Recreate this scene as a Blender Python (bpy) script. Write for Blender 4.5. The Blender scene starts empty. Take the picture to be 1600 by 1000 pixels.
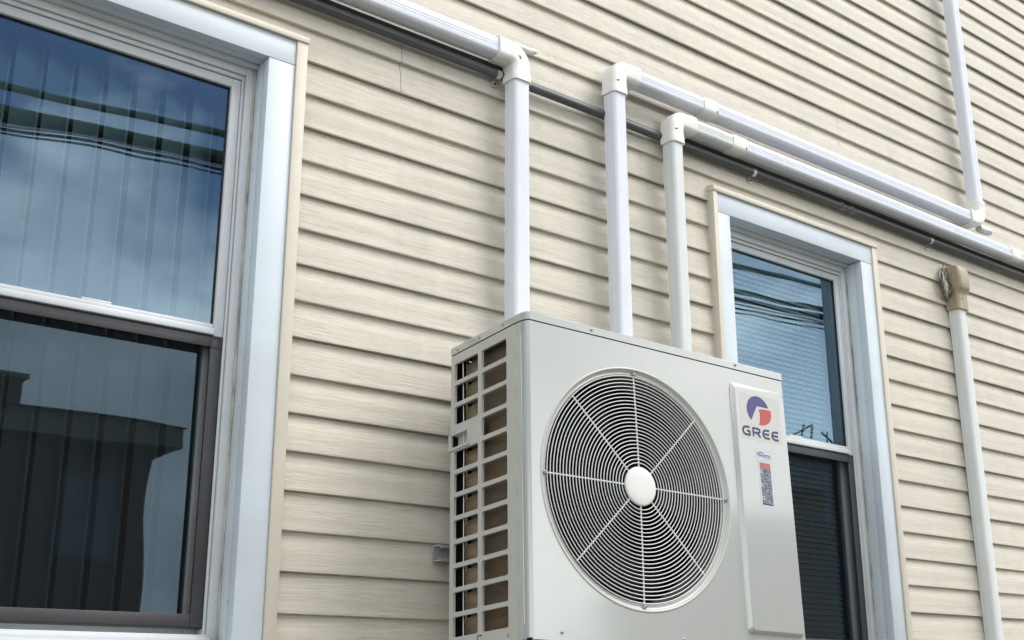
import bpy, bmesh, math, random
from mathutils import Vector, Matrix
random.seed(7)
R = math.radians
scene = bpy.context.scene
col = scene.collection

# ------------------------------------------------------------------ camera, sky, sun
cam_d = bpy.data.cameras.new("camera")
cam = bpy.data.objects.new("camera", cam_d); col.objects.link(cam); scene.camera = cam
cam_d.sensor_width = 36.0; cam_d.lens = 1891.547 / 1600 * 36
cam_d.clip_start = 0.05; cam_d.clip_end = 600
CR = Vector((0.7827002581, -0.6223985828, -0.0005567954))
CU = Vector((-0.1817848801, -0.2294598342, 0.9561916345))
CW = Vector((0.5952600804, 0.7483102222, 0.2927409232))
CC = Vector((-1.0697042, -2.7548935, -1.7066231))
cam.matrix_world = Matrix(((CR.x, CU.x, -CW.x, CC.x), (CR.y, CU.y, -CW.y, CC.y), (CR.z, CU.z, -CW.z, CC.z), (0, 0, 0, 1)))

SUN_EL, SUN_AZ = R(51), R(133)          # azimuth: compass style, 0 = +Y, clockwise
world = bpy.data.worlds.new("World"); scene.world = world; world.use_nodes = True
wn, wl = world.node_tree.nodes, world.node_tree.links
wn.clear()
w_out = wn.new("ShaderNodeOutputWorld"); bg = wn.new("ShaderNodeBackground")
sky = wn.new("ShaderNodeTexSky"); sky.sky_type = 'NISHITA'; sky.sun_disc = False
sky.sun_elevation = SUN_EL; sky.sun_rotation = SUN_AZ
sky.air_density = 1.0; sky.dust_density = 0.6; sky.ozone_density = 2.0
tc = wn.new("ShaderNodeTexCoord"); sep = wn.new("ShaderNodeSeparateXYZ")
wl.new(tc.outputs["Generated"], sep.inputs[0])
mx = wn.new("ShaderNodeMath"); mx.operation = 'MAXIMUM'; mx.inputs[1].default_value = 0.0
wl.new(sep.outputs["Z"], mx.inputs[0])
ad = wn.new("ShaderNodeMath"); ad.operation = 'ADD'; ad.inputs[1].default_value = 0.28; wl.new(mx.outputs[0], ad.inputs[0])
dx_ = wn.new("ShaderNodeMath"); dx_.operation = 'DIVIDE'; wl.new(sep.outputs["X"], dx_.inputs[0]); wl.new(ad.outputs[0], dx_.inputs[1])
dy_ = wn.new("ShaderNodeMath"); dy_.operation = 'DIVIDE'; wl.new(sep.outputs["Y"], dy_.inputs[0]); wl.new(ad.outputs[0], dy_.inputs[1])
cmb = wn.new("ShaderNodeCombineXYZ"); cmb.inputs[2].default_value = 3.7; SHU, SHV = 0.0, 0.42                   # drift of the cloud field
shu = wn.new("ShaderNodeMath"); shu.operation = 'ADD'; shu.inputs[1].default_value = SHU; wl.new(dx_.outputs[0], shu.inputs[0])
shv = wn.new("ShaderNodeMath"); shv.operation = 'ADD'; shv.inputs[1].default_value = SHV; wl.new(dy_.outputs[0], shv.inputs[0])
wl.new(shu.outputs[0], cmb.inputs[0]); wl.new(shv.outputs[0], cmb.inputs[1])
cl = wn.new("ShaderNodeTexNoise"); cl.inputs["Scale"].default_value = 1.7; cl.inputs["Detail"].default_value = 7
cl.inputs["Roughness"].default_value = 0.52; cl.inputs["Distortion"].default_value = 0.35
wl.new(cmb.outputs[0], cl.inputs["Vector"])
cr = wn.new("ShaderNodeValToRGB"); cr.color_ramp.elements[0].position = 0.44; cr.color_ramp.elements[1].position = 0.56
cr.color_ramp.elements[0].color = (0, 0, 0, 1); cr.color_ramp.elements[1].color = (1, 1, 1, 1)
wl.new(cl.outputs["Fac"], cr.inputs["Fac"])
cl2 = wn.new("ShaderNodeTexNoise"); cl2.inputs["Scale"].default_value = 2.6; cl2.inputs["Detail"].default_value = 4
wl.new(cmb.outputs[0], cl2.inputs["Vector"])
ccol = wn.new("ShaderNodeValToRGB"); ccol.color_ramp.elements[0].position = 0.36; ccol.color_ramp.elements[1].position = 0.62
CLB = 13.0                               # cloud radiance in the sky texture's own units
ccol.color_ramp.elements[0].color = (0.46, 0.48, 0.50, 1); ccol.color_ramp.elements[1].color = (1.0, 0.975, 0.92, 1)
wl.new(cl2.outputs["Fac"], ccol.inputs["Fac"])
cmul = wn.new("ShaderNodeVectorMath"); cmul.operation = 'SCALE'; cmul.inputs["Scale"].default_value = CLB
wl.new(ccol.outputs["Color"], cmul.inputs[0])
cm = wn.new("ShaderNodeMix"); cm.data_type = 'RGBA'
wl.new(cr.outputs["Color"], cm.inputs["Factor"]); sks = wn.new("ShaderNodeVectorMath"); sks.operation = 'SCALE'; sks.inputs["Scale"].default_value = 0.6; wl.new(sky.outputs["Color"], sks.inputs[0]); wl.new(sks.outputs[0], cm.inputs["A"]); wl.new(cmul.outputs[0], cm.inputs["B"])
hz = wn.new("ShaderNodeMapRange"); hz.interpolation_type = 'SMOOTHSTEP'; hz.inputs["From Min"].default_value = 0.14; hz.inputs["From Max"].default_value = 0.40
hz.inputs["To Min"].default_value = 0.85; hz.inputs["To Max"].default_value = 0.0; wl.new(sep.outputs["Z"], hz.inputs["Value"])
hm = wn.new("ShaderNodeMix"); hm.data_type = 'RGBA'; wl.new(hz.outputs[0], hm.inputs["Factor"]); wl.new(cm.outputs["Result"], hm.inputs["A"])
hm.inputs["B"].default_value = (12.0, 12.3, 12.1, 1)          # pale haze low over the roofs
wl.new(hm.outputs["Result"], bg.inputs["Color"]); bg.inputs["Strength"].default_value = 0.10
wl.new(bg.outputs[0], w_out.inputs[0])

sd = bpy.data.lights.new("sun", 'SUN'); sd.energy = 1.25; sd.angle = R(36); sd.color = (1, 0.965, 0.90)
sun = bpy.data.objects.new("sun", sd); col.objects.link(sun)
sdir = Vector((math.sin(SUN_AZ) * math.cos(SUN_EL), math.cos(SUN_AZ) * math.cos(SUN_EL), math.sin(SUN_EL)))
sun.rotation_euler = (-sdir).to_track_quat('-Z', 'Y').to_euler()
scene.view_settings.view_transform = 'Standard'; scene.view_settings.look = 'None'
scene.view_settings.exposure = 1.27; scene.view_settings.gamma = 1.0; scene.view_settings.use_curve_mapping = False
scene.render.engine = 'CYCLES'
scene.cycles.max_bounces = 10; scene.cycles.transparent_max_bounces = 16

# ------------------------------------------------------------------ materials
def mat(name, c, rough=0.5, metal=0.0, spec=0.5, coat=0.0, bump=None, var=None, spots=None):
    """bump: (scale xyz, detail, strength, distance)  var: (scale xyz, amount, colour)  spots: (scale, threshold, colour)"""
    m = bpy.data.materials.new(name); m.use_nodes = True
    n, l = m.node_tree.nodes, m.node_tree.links
    b = n["Principled BSDF"]
    b.inputs["Base Color"].default_value = (*c, 1); b.inputs["Roughness"].default_value = rough
    b.inputs["Metallic"].default_value = metal; b.inputs["Specular IOR Level"].default_value = spec
    b.inputs["Coat Weight"].default_value = coat; b.inputs["Coat Roughness"].default_value = 0.08
    g = n.new("ShaderNodeNewGeometry")
    def noise(scale, detail, rough_=0.6, dist=0.0):
        mp = n.new("ShaderNodeVectorMath"); mp.operation = 'MULTIPLY'
        l.new(g.outputs["Position"], mp.inputs[0]); mp.inputs[1].default_value = scale
        t = n.new("ShaderNodeTexNoise"); t.inputs["Scale"].default_value = 1.0; t.inputs["Detail"].default_value = detail
        t.inputs["Roughness"].default_value = rough_; t.inputs["Distortion"].default_value = dist
        l.new(mp.outputs[0], t.inputs["Vector"]); return t
    colr = None
    if var:
        for sc_, amt, c2 in (var if isinstance(var, list) else [var]):
            t = noise(sc_, 5)
            rp = n.new("ShaderNodeMapRange"); rp.inputs["From Min"].default_value = 0.40; rp.inputs["From Max"].default_value = 0.66
            rp.inputs["To Max"].default_value = amt; l.new(t.outputs["Fac"], rp.inputs["Value"])
            mxn = n.new("ShaderNodeMix"); mxn.data_type = 'RGBA'; l.new(rp.outputs[0], mxn.inputs["Factor"])
            if colr is None: mxn.inputs["A"].default_value = (*c, 1)
            else: l.new(colr, mxn.inputs["A"])
            mxn.inputs["B"].default_value = (*c2, 1); colr = mxn.outputs["Result"]
    if spots:
        for sc_, th, c2 in (spots if isinstance(spots, list) else [spots]):
            t = noise(sc_, 3)
            rp = n.new("ShaderNodeMapRange"); rp.inputs["From Min"].default_value = th; rp.inputs["From Max"].default_value = th + 0.05
            rp.inputs["To Max"].default_value = 0.6
            l.new(t.outputs["Fac"], rp.inputs["Value"])
            mxn = n.new("ShaderNodeMix"); mxn.data_type = 'RGBA'; l.new(rp.outputs[0], mxn.inputs["Factor"])
            if colr is None: mxn.inputs["A"].default_value = (*c, 1)
            else: l.new(colr, mxn.inputs["A"])
            mxn.inputs["B"].default_value = (*c2, 1); colr = mxn.outputs["Result"]
    if colr is not None: l.new(colr, b.inputs["Base Color"])
    if bump:
        prev = None
        for sc_, det, st, dist in (bump if isinstance(bump, list) else [bump]):
            t = noise(sc_, det)
            bp = n.new("ShaderNodeBump"); bp.inputs["Strength"].default_value = st; bp.inputs["Distance"].default_value = dist
            l.new(t.outputs["Fac"], bp.inputs["Height"])
            if prev: l.new(prev.outputs[0], bp.inputs["Normal"])
            prev = bp
        l.new(prev.outputs[0], b.inputs["Normal"])
    return m

M = {}
def siding_mat():
    m = mat("siding_vinyl", (0.60, 0.555, 0.455), 0.45, spec=0.3)
    n, l = m.node_tree.nodes, m.node_tree.links
    b = n["Principled BSDF"]
    g = n.new("ShaderNodeNewGeometry")
    def noise(scale, detail, rough_, dist=0.0):
        mp = n.new("ShaderNodeVectorMath"); mp.operation = 'MULTIPLY'
        l.new(g.outputs["Position"], mp.inputs[0]); mp.inputs[1].default_value = scale
        t = n.new("ShaderNodeTexNoise"); t.inputs["Scale"].default_value = 1.0; t.inputs["Detail"].default_value = detail
        t.inputs["Roughness"].default_value = rough_; t.inputs["Distortion"].default_value = dist
        l.new(mp.outputs[0], t.inputs["Vector"]); return t
    grain = noise((7.0, 7.0, 270.0), 5, 0.62, 1.6)       # fine wood grain lines
    broad = noise((1.3, 1.0, 30.0), 5, 0.7, 0.4)
    patch = noise((2.1, 2.0, 6.0), 4, 0.65)
    fine = noise((42.0, 30.0, 420.0), 3, 0.7)
    # grain only reads where the face is smooth-embossed: strength varies along the board
    r1 = n.new("ShaderNodeMapRange"); r1.inputs["From Min"].default_value = 0.52; r1.inputs["From Max"].default_value = 0.70; l.new(grain.outputs["Fac"], r1.inputs["Value"])
    r2 = n.new("ShaderNodeMapRange"); r2.inputs["From Min"].default_value = 0.35; r2.inputs["From Max"].default_value = 0.65; l.new(patch.outputs["Fac"], r2.inputs["Value"])
    mu = n.new("ShaderNodeMath"); mu.operation = 'MULTIPLY'; l.new(r1.outputs[0], mu.inputs[0]); l.new(r2.outputs[0], mu.inputs[1])
    mu2 = n.new("ShaderNodeMath"); mu2.operation = 'MULTIPLY'; l.new(mu.outputs[0], mu2.inputs[0]); mu2.inputs[1].default_value = 0.8
    mA = n.new("ShaderNodeMix"); mA.data_type = 'RGBA'; l.new(mu2.outputs[0], mA.inputs["Factor"])
    mB = n.new("ShaderNodeMix"); mB.data_type = 'RGBA'
    rb = n.new("ShaderNodeMapRange"); rb.inputs["From Min"].default_value = 0.38; rb.inputs["From Max"].default_value = 0.64; rb.inputs["To Max"].default_value = 0.75
    l.new(broad.outputs["Fac"], rb.inputs["Value"]); l.new(rb.outputs[0], mB.inputs["Factor"])
    mB.inputs["A"].default_value = (0.612, 0.570, 0.482, 1); mB.inputs["B"].default_value = (0.51, 0.475, 0.42, 1)
    l.new(mB.outputs["Result"], mA.inputs["A"]); mA.inputs["B"].default_value = (0.30, 0.27, 0.22, 1)
    l.new(mA.outputs["Result"], b.inputs["Base Color"])
    drip = noise((7.0, 7.0, 0.7), 5, 0.7); blot = noise((1.1, 1.0, 1.6), 5, 0.7)
    last = mA.outputs["Result"]
    for t_, a0, a1, amt, c2 in ((drip, 0.50, 0.72, 0.30, (0.40, 0.385, 0.34)), (blot, 0.50, 0.70, 0.35, (0.47, 0.455, 0.40))):
        rr = n.new("ShaderNodeMapRange"); rr.inputs["From Min"].default_value = a0; rr.inputs["From Max"].default_value = a1; rr.inputs["To Max"].default_value = amt
        l.new(t_.outputs["Fac"], rr.inputs["Value"]); mm = n.new("ShaderNodeMix"); mm.data_type = 'RGBA'
        l.new(rr.outputs[0], mm.inputs["Factor"]); l.new(last, mm.inputs["A"]); mm.inputs["B"].default_value = (*c2, 1); last = mm.outputs["Result"]
    l.new(last, b.inputs["Base Color"])
    bp = n.new("ShaderNodeBump"); bp.inputs["Strength"].default_value = 1.0; bp.inputs["Distance"].default_value = 0.0020
    l.new(grain.outputs["Fac"], bp.inputs["Height"])
    bp2 = n.new("ShaderNodeBump"); bp2.inputs["Strength"].default_value = 0.3; bp2.inputs["Distance"].default_value = 0.0008
    l.new(fine.outputs["Fac"], bp2.inputs["Height"]); l.new(bp.outputs[0], bp2.inputs["Normal"])
    l.new(bp2.outputs[0], b.inputs["Normal"])
    return m
M['siding'] = siding_mat()
M['j'] = mat("cream_trim", (0.56, 0.525, 0.445), 0.45, spec=0.35, bump=((8, 8, 30), 3, 0.2, 0.002), var=((3, 3, 9), 0.4, (0.50, 0.465, 0.39)))
M['casing'] = mat("white_coil_trim", (0.54, 0.61, 0.665), 0.38, spec=0.4, bump=((3, 3, 2.5), 2, 0.25, 0.004), var=((2.0, 6, 5), 0.45, (0.46, 0.49, 0.51)), spots=((38, 38, 30), 0.745, (0.20, 0.22, 0.22)))
M['vinyl'] = mat("white_vinyl_frame", (0.57, 0.60, 0.63), 0.35, spec=0.4, var=((3, 5, 3), 0.5, (0.45, 0.46, 0.46)))
M['caulk'] = mat("old_caulk", (0.42, 0.43, 0.38), 0.7, var=((6, 6, 14), 0.9, (0.17, 0.17, 0.13)))
M['screenframe'] = mat("bronze_screen_frame", (0.040, 0.039, 0.043), 0.45, spec=0.45, var=((9, 9, 9), 0.5, (0.058, 0.056, 0.06)))
M['gasket'] = mat("black_gasket", (0.015, 0.015, 0.017), 0.6)
M['duct'] = mat("white_pvc_duct", (0.66, 0.69, 0.765), 0.28, spec=0.45, var=[((5, 5, 5), 0.35, (0.59, 0.62, 0.68)), ((60, 60, 3), 0.35, (0.54, 0.565, 0.61)), ((2, 2, 2), 0.3, (0.56, 0.575, 0.61))], bump=((5, 5, 3), 2, 0.15, 0.003))
M['duct_old'] = mat("weathered_pvc_duct", (0.60, 0.635, 0.64), 0.4, var=[((40, 40, 4), 0.6, (0.52, 0.55, 0.55)), ((9, 9, 6), 0.4, (0.55, 0.55, 0.52))], bump=((5, 5, 3), 2, 0.2, 0.003))
M['elbow'] = mat("white_pvc_elbow", (0.71, 0.70, 0.675), 0.33, spec=0.45, var=((8, 8, 8), 0.4, (0.69, 0.695, 0.68)))
M['conduit'] = mat("grey_steel_conduit", (0.060, 0.064, 0.066), 0.45, metal=0.15, var=[((5, 20, 40), 0.8, (0.05, 0.055, 0.055)), ((2, 30, 30), 0.5, (0.12, 0.125, 0.125))], bump=((40, 40, 40), 3, 0.2, 0.001))
M['zinc'] = mat("galvanised_steel", (0.58, 0.59, 0.60), 0.42, metal=0.4, var=((30, 30, 30), 0.6, (0.28, 0.29, 0.29)))
M['fitting'] = mat('dull_fitting', (0.22, 0.225, 0.225), 0.35, metal=0.6, var=((60, 60, 60), 0.8, (0.10, 0.10, 0.10)))
M['tan'] = mat("tan_pvc_cap", (0.335, 0.29, 0.195), 0.42, var=((22, 22, 7), 0.9, (0.24, 0.20, 0.125)), bump=((20, 20, 9), 3, 0.2, 0.002))
M['wire_dark'] = mat("dark_wire", (0.10, 0.08, 0.075), 0.5)
M['wire_light'] = mat("grey_wire", (0.45, 0.44, 0.42), 0.5)
M['foam'] = mat("weathered_foam", (0.30, 0.27, 0.24), 0.9, bump=((120, 120, 120), 4, 0.8, 0.003), var=((60, 60, 60), 0.9, (0.55, 0.52, 0.48)))
M['ac'] = mat("ac_paint", (0.365, 0.383, 0.37), 0.24, spec=0.6, coat=1.0, bump=[((2.2, 2.2, 1.6), 1.5, 0.35, 0.010), ((260, 260, 260), 2, 0.05, 0.0005)], var=[((4, 4, 3), 0.3, (0.33, 0.35, 0.34)), ((26, 26, 1.6), 0.12, (0.30, 0.31, 0.29))])
M['ac'].node_tree.nodes['Principled BSDF'].inputs['Coat IOR'].default_value = 1.8
M['ac_side'] = mat("ac_paint_side", (0.43, 0.435, 0.41), 0.4, spec=0.5, coat=0.2, var=((5, 5, 6), 0.4, (0.38, 0.38, 0.36)))
M['ac_in'] = mat("ac_inner_dark", (0.008, 0.008, 0.008), 0.95, spec=0.05)
M['orifice'] = mat('orifice_shaded_grey', (0.09, 0.095, 0.09), 0.5, spec=0.4)
M['grille'] = mat("grille_wire", (0.62, 0.63, 0.64), 0.35, spec=0.5)
M['hub'] = mat("hub_white", (0.66, 0.655, 0.64), 0.4, spec=0.45, var=((20, 20, 20), 0.5, (0.60, 0.59, 0.57)))
M['fan'] = mat("fan_black", (0.005, 0.005, 0.005), 0.8, spec=0.1)
M['screw'] = mat("screw_steel", (0.40, 0.40, 0.40), 0.35, metal=0.85)
M['screw_slot'] = mat("screw_slot", (0.05, 0.05, 0.05), 0.6)
M['blue'] = mat("logo_blue", (0.040, 0.038, 0.155), 0.4, var=((60, 60, 60), 0.3, (0.06, 0.058, 0.19)))
M['red'] = mat("logo_red", (0.42, 0.045, 0.05), 0.4, var=((60, 60, 60), 0.3, (0.46, 0.08, 0.08)))
M['navy'] = mat("lettering_navy", (0.028, 0.027, 0.10), 0.4)
M['plate'] = mat("clear_label_film", (0.46, 0.46, 0.435), 0.3, coat=0.3)
M['sticker'] = mat("white_sticker", (0.48, 0.505, 0.54), 0.4)
M['sgrey'] = mat("sticker_grey", (0.10, 0.105, 0.135), 0.45, var=((130, 130, 130), 0.7, (0.25, 0.265, 0.32)))
M['sdark'] = mat("sticker_dark_print", (0.03, 0.03, 0.05), 0.5)
M['slight'] = mat("sticker_light_print", (0.36, 0.38, 0.44), 0.5)
M['sred'] = mat("sticker_red", (0.34, 0.10, 0.085), 0.45, var=((200, 200, 200), 0.6, (0.42, 0.17, 0.15)))
M['blind'] = mat("blind_vinyl", (0.42, 0.53, 0.58), 0.5, spec=0.3, var=((3, 3, 0.7), 0.3, (0.37, 0.48, 0.54)))
M['blind_edge_glint'] = mat("blind_edge_glint", (0.97, 0.98, 0.98), 0.4)  # near-white colour paints the light caught along the slat edges
M['mini'] = mat("mini_blind_slat", (0.88, 0.95, 0.96), 0.45, spec=0.4)
M['room'] = mat("room_wall", (0.06, 0.065, 0.065), 0.9)
M['sheath'] = mat("wall_sheathing", (0.14, 0.125, 0.10), 0.9)
def coil_mat():
    m = mat("coil_fins", (0.105, 0.075, 0.047), 0.55, metal=0.1, spec=0.3, var=[((8, 8, 42), 0.85, (0.055, 0.04, 0.027)), ((14, 14, 95), 0.5, (0.15, 0.115, 0.065))], bump=((3, 600, 3), 0, 0.25, 0.001))
    return m
M['coil'] = coil_mat()
M['coil_bend'] = mat('coil_bend_metal', (0.22, 0.175, 0.11), 0.45, metal=0.3, var=((8, 8, 60), 0.8, (0.12, 0.09, 0.055)))
M['coil_highlight'] = mat("coil_highlight_strip", (0.50, 0.45, 0.36), 0.45, metal=0.3, var=((20, 20, 20), 0.5, (0.34, 0.30, 0.22)))

def glass_mat():
    m = bpy.data.materials.new("window_glass"); m.use_nodes = True
    n, l = m.node_tree.nodes, m.node_tree.links; n.clear()
    o = n.new("ShaderNodeOutputMaterial"); mixs = n.new("ShaderNodeMixShader")
    gl = n.new("ShaderNodeBsdfGlossy"); gl.inputs["Roughness"].default_value = 0.012; gl.inputs["Color"].default_value = (0.55, 0.79, 1.0, 1)
    tr = n.new("ShaderNodeBsdfTransparent"); tr.inputs["Color"].default_value = (0.84, 0.96, 1.0, 1)
    fr = n.new("ShaderNodeFresnel"); fr.inputs["IOR"].default_value = 2.4
    g = n.new("ShaderNodeNewGeometry")
    mp = n.new("ShaderNodeVectorMath"); mp.operation = 'MULTIPLY'; l.new(g.outputs["Position"], mp.inputs[0]); mp.inputs[1].default_value = (2.2, 2.2, 3.2)
    t = n.new("ShaderNodeTexNoise"); t.inputs["Scale"].default_value = 1.0; t.inputs["Detail"].default_value = 1; l.new(mp.outputs[0], t.inputs["Vector"])
    bp = n.new("ShaderNodeBump"); bp.inputs["Strength"].default_value = 0.20; bp.inputs["Distance"].default_value = 0.005
    l.new(t.outputs["Fac"], bp.inputs["Height"]); l.new(bp.outputs[0], gl.inputs["Normal"])
    l.new(fr.outputs[0], mixs.inputs[0]); l.new(tr.outputs[0], mixs.inputs[1]); l.new(gl.outputs[0], mixs.inputs[2]); l.new(mixs.outputs[0], o.inputs[0])
    return m
M['glass'] = glass_mat()
def mesh_mat():
    m = bpy.data.materials.new("insect_mesh"); m.use_nodes = True
    n, l = m.node_tree.nodes, m.node_tree.links; n.clear()
    o = n.new("ShaderNodeOutputMaterial"); mixs = n.new("ShaderNodeMixShader")
    df = n.new("ShaderNodeBsdfDiffuse"); df.inputs["Color"].default_value = (0.010, 0.011, 0.012, 1)
    tr = n.new("ShaderNodeBsdfTransparent")
    g = n.new("ShaderNodeNewGeometry")
    mp = n.new("ShaderNodeVectorMath"); mp.operation = 'MULTIPLY'; l.new(g.outputs["Position"], mp.inputs[0]); mp.inputs[1].default_value = (3, 3, 5)
    t = n.new("ShaderNodeTexNoise"); t.inputs["Scale"].default_value = 1.0; t.inputs["Detail"].default_value = 4; l.new(mp.outputs[0], t.inputs["Vector"])
    rp = n.new("ShaderNodeMapRange"); rp.inputs["To Min"].default_value = 0.36; rp.inputs["To Max"].default_value = 0.54; l.new(t.outputs["Fac"], rp.inputs["Value"])
    l.new(rp.outputs[0], mixs.inputs[0]); l.new(tr.outputs[0], mixs.inputs[1]); l.new(df.outputs[0], mixs.inputs[2]); l.new(mixs.outputs[0], o.inputs[0])
    return m
M['screen'] = mesh_mat()
M['lawn'] = mat("grass_ground", (0.055, 0.08, 0.03), 0.95, var=((1.5, 1.5, 1), 0.8, (0.09, 0.10, 0.045)))
M['concrete'] = mat("concrete", (0.22, 0.21, 0.195), 0.9, var=((2, 2, 2), 0.6, (0.16, 0.155, 0.145)))
M['asphalt'] = mat("asphalt", (0.055, 0.055, 0.057), 0.9, var=((3, 3, 3), 0.5, (0.075, 0.075, 0.075)))
M['paint'] = mat("road_paint", (0.7, 0.62, 0.2), 0.7)
M['brickwall'] = mat("far_house_wall", (0.21, 0.115, 0.075), 0.9, var=((3, 3, 12), 0.6, (0.10, 0.06, 0.05)))
M['fascia'] = mat("far_fascia", (0.36, 0.33, 0.22), 0.6)
M['roof'] = mat("far_roof", (0.07, 0.068, 0.065), 0.9)
M['farframe'] = mat("far_window_frame", (0.16, 0.17, 0.17), 0.5)
M['farglass'] = mat("far_window_glass", (0.05, 0.09, 0.10), 0.1, spec=0.8)
M['cable'] = mat("black_line", (0.018, 0.022, 0.018), 0.5)
M['cable_green'] = mat("faded_cable", (0.075, 0.115, 0.07), 0.6)
M['pole'] = mat("pole_wood", (0.10, 0.075, 0.055), 0.9, var=((8, 8, 1), 0.7, (0.06, 0.05, 0.04)))
M['leaf'] = mat("leaf_green", (0.05, 0.09, 0.025), 0.7, var=((2, 2, 2), 0.8, (0.08, 0.12, 0.04)))
M['bark'] = mat("tree_bark", (0.10, 0.075, 0.05), 0.9)

# ------------------------------------------------------------------ mesh helpers
OFF = {}
class MB:
    def __init__(s): s.v = []; s.f = []; s.sm = []
    def add(s, vs, fs, smooth=False):
        o = len(s.v); s.v += [tuple(v) for v in vs]
        for f in fs: s.f.append(tuple(i + o for i in f)); s.sm.append(smooth)
        return s
    def box(s, x0, x1, y0, y1, z0, z1):
        vs = [(x, y, z) for x in (x0, x1) for y in (y0, y1) for z in (z0, z1)]
        return s.add(vs, [(0, 1, 3, 2), (4, 6, 7, 5), (0, 4, 5, 1), (2, 3, 7, 6), (0, 2, 6, 4), (1, 5, 7, 3)])
    def rings(s, rings, closed=True, caps=True, smooth=True, loop=False):
        n = len(rings[0]); vs = [p for r in rings for p in r]; fs = []
        m = len(rings)
        for i in range(m if loop else m - 1):
            a, b = i * n, ((i + 1) % m) * n
            for j in range(n if closed else n - 1):
                k = (j + 1) % n
                fs.append((a + j, a + k, b + k, b + j))
        s.add(vs, fs, smooth)
        if caps and not loop:
            o = len(s.v) - len(vs)
            s.f.append(tuple(o + j for j in range(n))[::-1]); s.sm.append(False)
            s.f.append(tuple(o + (m - 1) * n + j for j in range(n))); s.sm.append(False)
        return s
    def tube(s, pts, r, n=10, loop=False):
        pts = [Vector(p) for p in pts]; rs = []
        m = len(pts); up = None
        for i, p in enumerate(pts):
            a = pts[(i - 1) % m] if (loop or i > 0) else p
            b = pts[(i + 1) % m] if (loop or i < m - 1) else p
            t = (b - a).normalized()
            if up is None:
                up = Vector((0, 0, 1)) if abs(t.z) < 0.9 else Vector((1, 0, 0))
            x = t.cross(up).normalized(); up = x.cross(t).normalized()
            rr = r[i] if isinstance(r, (list, tuple)) else r
            rs.append([p + x * (math.cos(q) * rr) + up * (math.sin(q) * rr) for q in [2 * math.pi * k / n for k in range(n)]])
        return s.rings(rs, loop=loop)
    def lathe(s, prof, c, axis='y', n=48, smooth=True):
        """prof: (r, h) pairs round an axis through c"""
        rs = []
        for k in range(n):
            q = 2 * math.pi * k / n; ca, sa = math.cos(q), math.sin(q)
            rs.append([(c[0] + r * ca, c[1] + h, c[2] + r * sa) if axis == 'y' else
                       ((c[0] + h, c[1] + r * ca, c[2] + r * sa) if axis == 'x' else (c[0] + r * ca, c[1] + r * sa, c[2] + h)) for r, h in prof])
        return s.rings(rs, closed=False, caps=False, loop=True, smooth=smooth)
    def tf(s, mtx):
        s.v = [tuple(mtx @ Vector(v)) for v in s.v]; return s
    def build(s, name, material, parent=None, bevel=0, sharp=35, seg=2, fixn=True):
        me = bpy.data.meshes.new(name)
        off = OFF.get(parent.name, Vector((0, 0, 0))) if parent else Vector((0, 0, 0))
        me.from_pydata([tuple(Vector(v) - off) for v in s.v], [], s.f)
        me.polygons.foreach_set('use_smooth', s.sm)
        if bevel or fixn:
            bm = bmesh.new(); bm.from_mesh(me)
            if fixn: bmesh.ops.recalc_face_normals(bm, faces=bm.faces)
            if bevel:
                es = [e for e in bm.edges if len(e.link_faces) == 2 and e.calc_face_angle(0) > R(35)]
                bmesh.ops.bevel(bm, geom=es, offset=bevel, segments=seg, profile=0.5, affect='EDGES', clamp_overlap=True)
                for f in bm.faces: f.smooth = True
            bm.to_mesh(me); bm.free()
        if any(s.sm) or bevel: me.set_sharp_from_angle(angle=R(sharp))
        me.materials.append(material)
        o = bpy.data.objects.new(name, me); col.objects.link(o)
        if parent: o.parent = parent
        OFF[o.name] = off
        return o

def tag(o, label=None, cat=None, group=None, kind=None):
    if label: o['label'] = label
    if cat: o['category'] = cat
    if group: o['group'] = group
    if kind: o['kind'] = kind
    return o
def empty(name, loc, label, cat, group=None):
    o = bpy.data.objects.new(name, None); col.objects.link(o); o.location = loc; o.empty_display_size = 0.1
    OFF[o.name] = Vector(loc); return tag(o, label, cat, group)

def poly_with_holes(outer, holes, y=0.0, plane='xz'):
    """flat sheet with holes; returns verts2d, faces"""
    bm = bmesh.new(); es = []
    for loop in [outer] + holes:
        vs = [bm.verts.new((a, b, 0)) for a, b in loop]
        es += [bm.edges.new((vs[i], vs[(i + 1) % len(vs)])) for i in range(len(vs))]
    bmesh.ops.triangle_fill(bm, use_beauty=True, use_dissolve=False, edges=es, normal=(0, 0, 1))
    bm.verts.index_update()
    v = [(q.co.x, q.co.y) for q in bm.verts]; f = [tuple(q.index for q in fc.verts) for fc in bm.faces]
    bm.free(); return v, f
def rrect(x0, x1, z0, z1, r, n=3):
    pts = []
    for cx, cz, a0 in ((x1 - r, z1 - r, 0), (x0 + r, z1 - r, 90), (x0 + r, z0 + r, 180), (x1 - r, z0 + r, 270)):
        for k in range(n + 1):
            a = R(a0 + 90 * k / n); pts.append((cx + r * math.cos(a), cz + r * math.sin(a)))
    return pts

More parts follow.
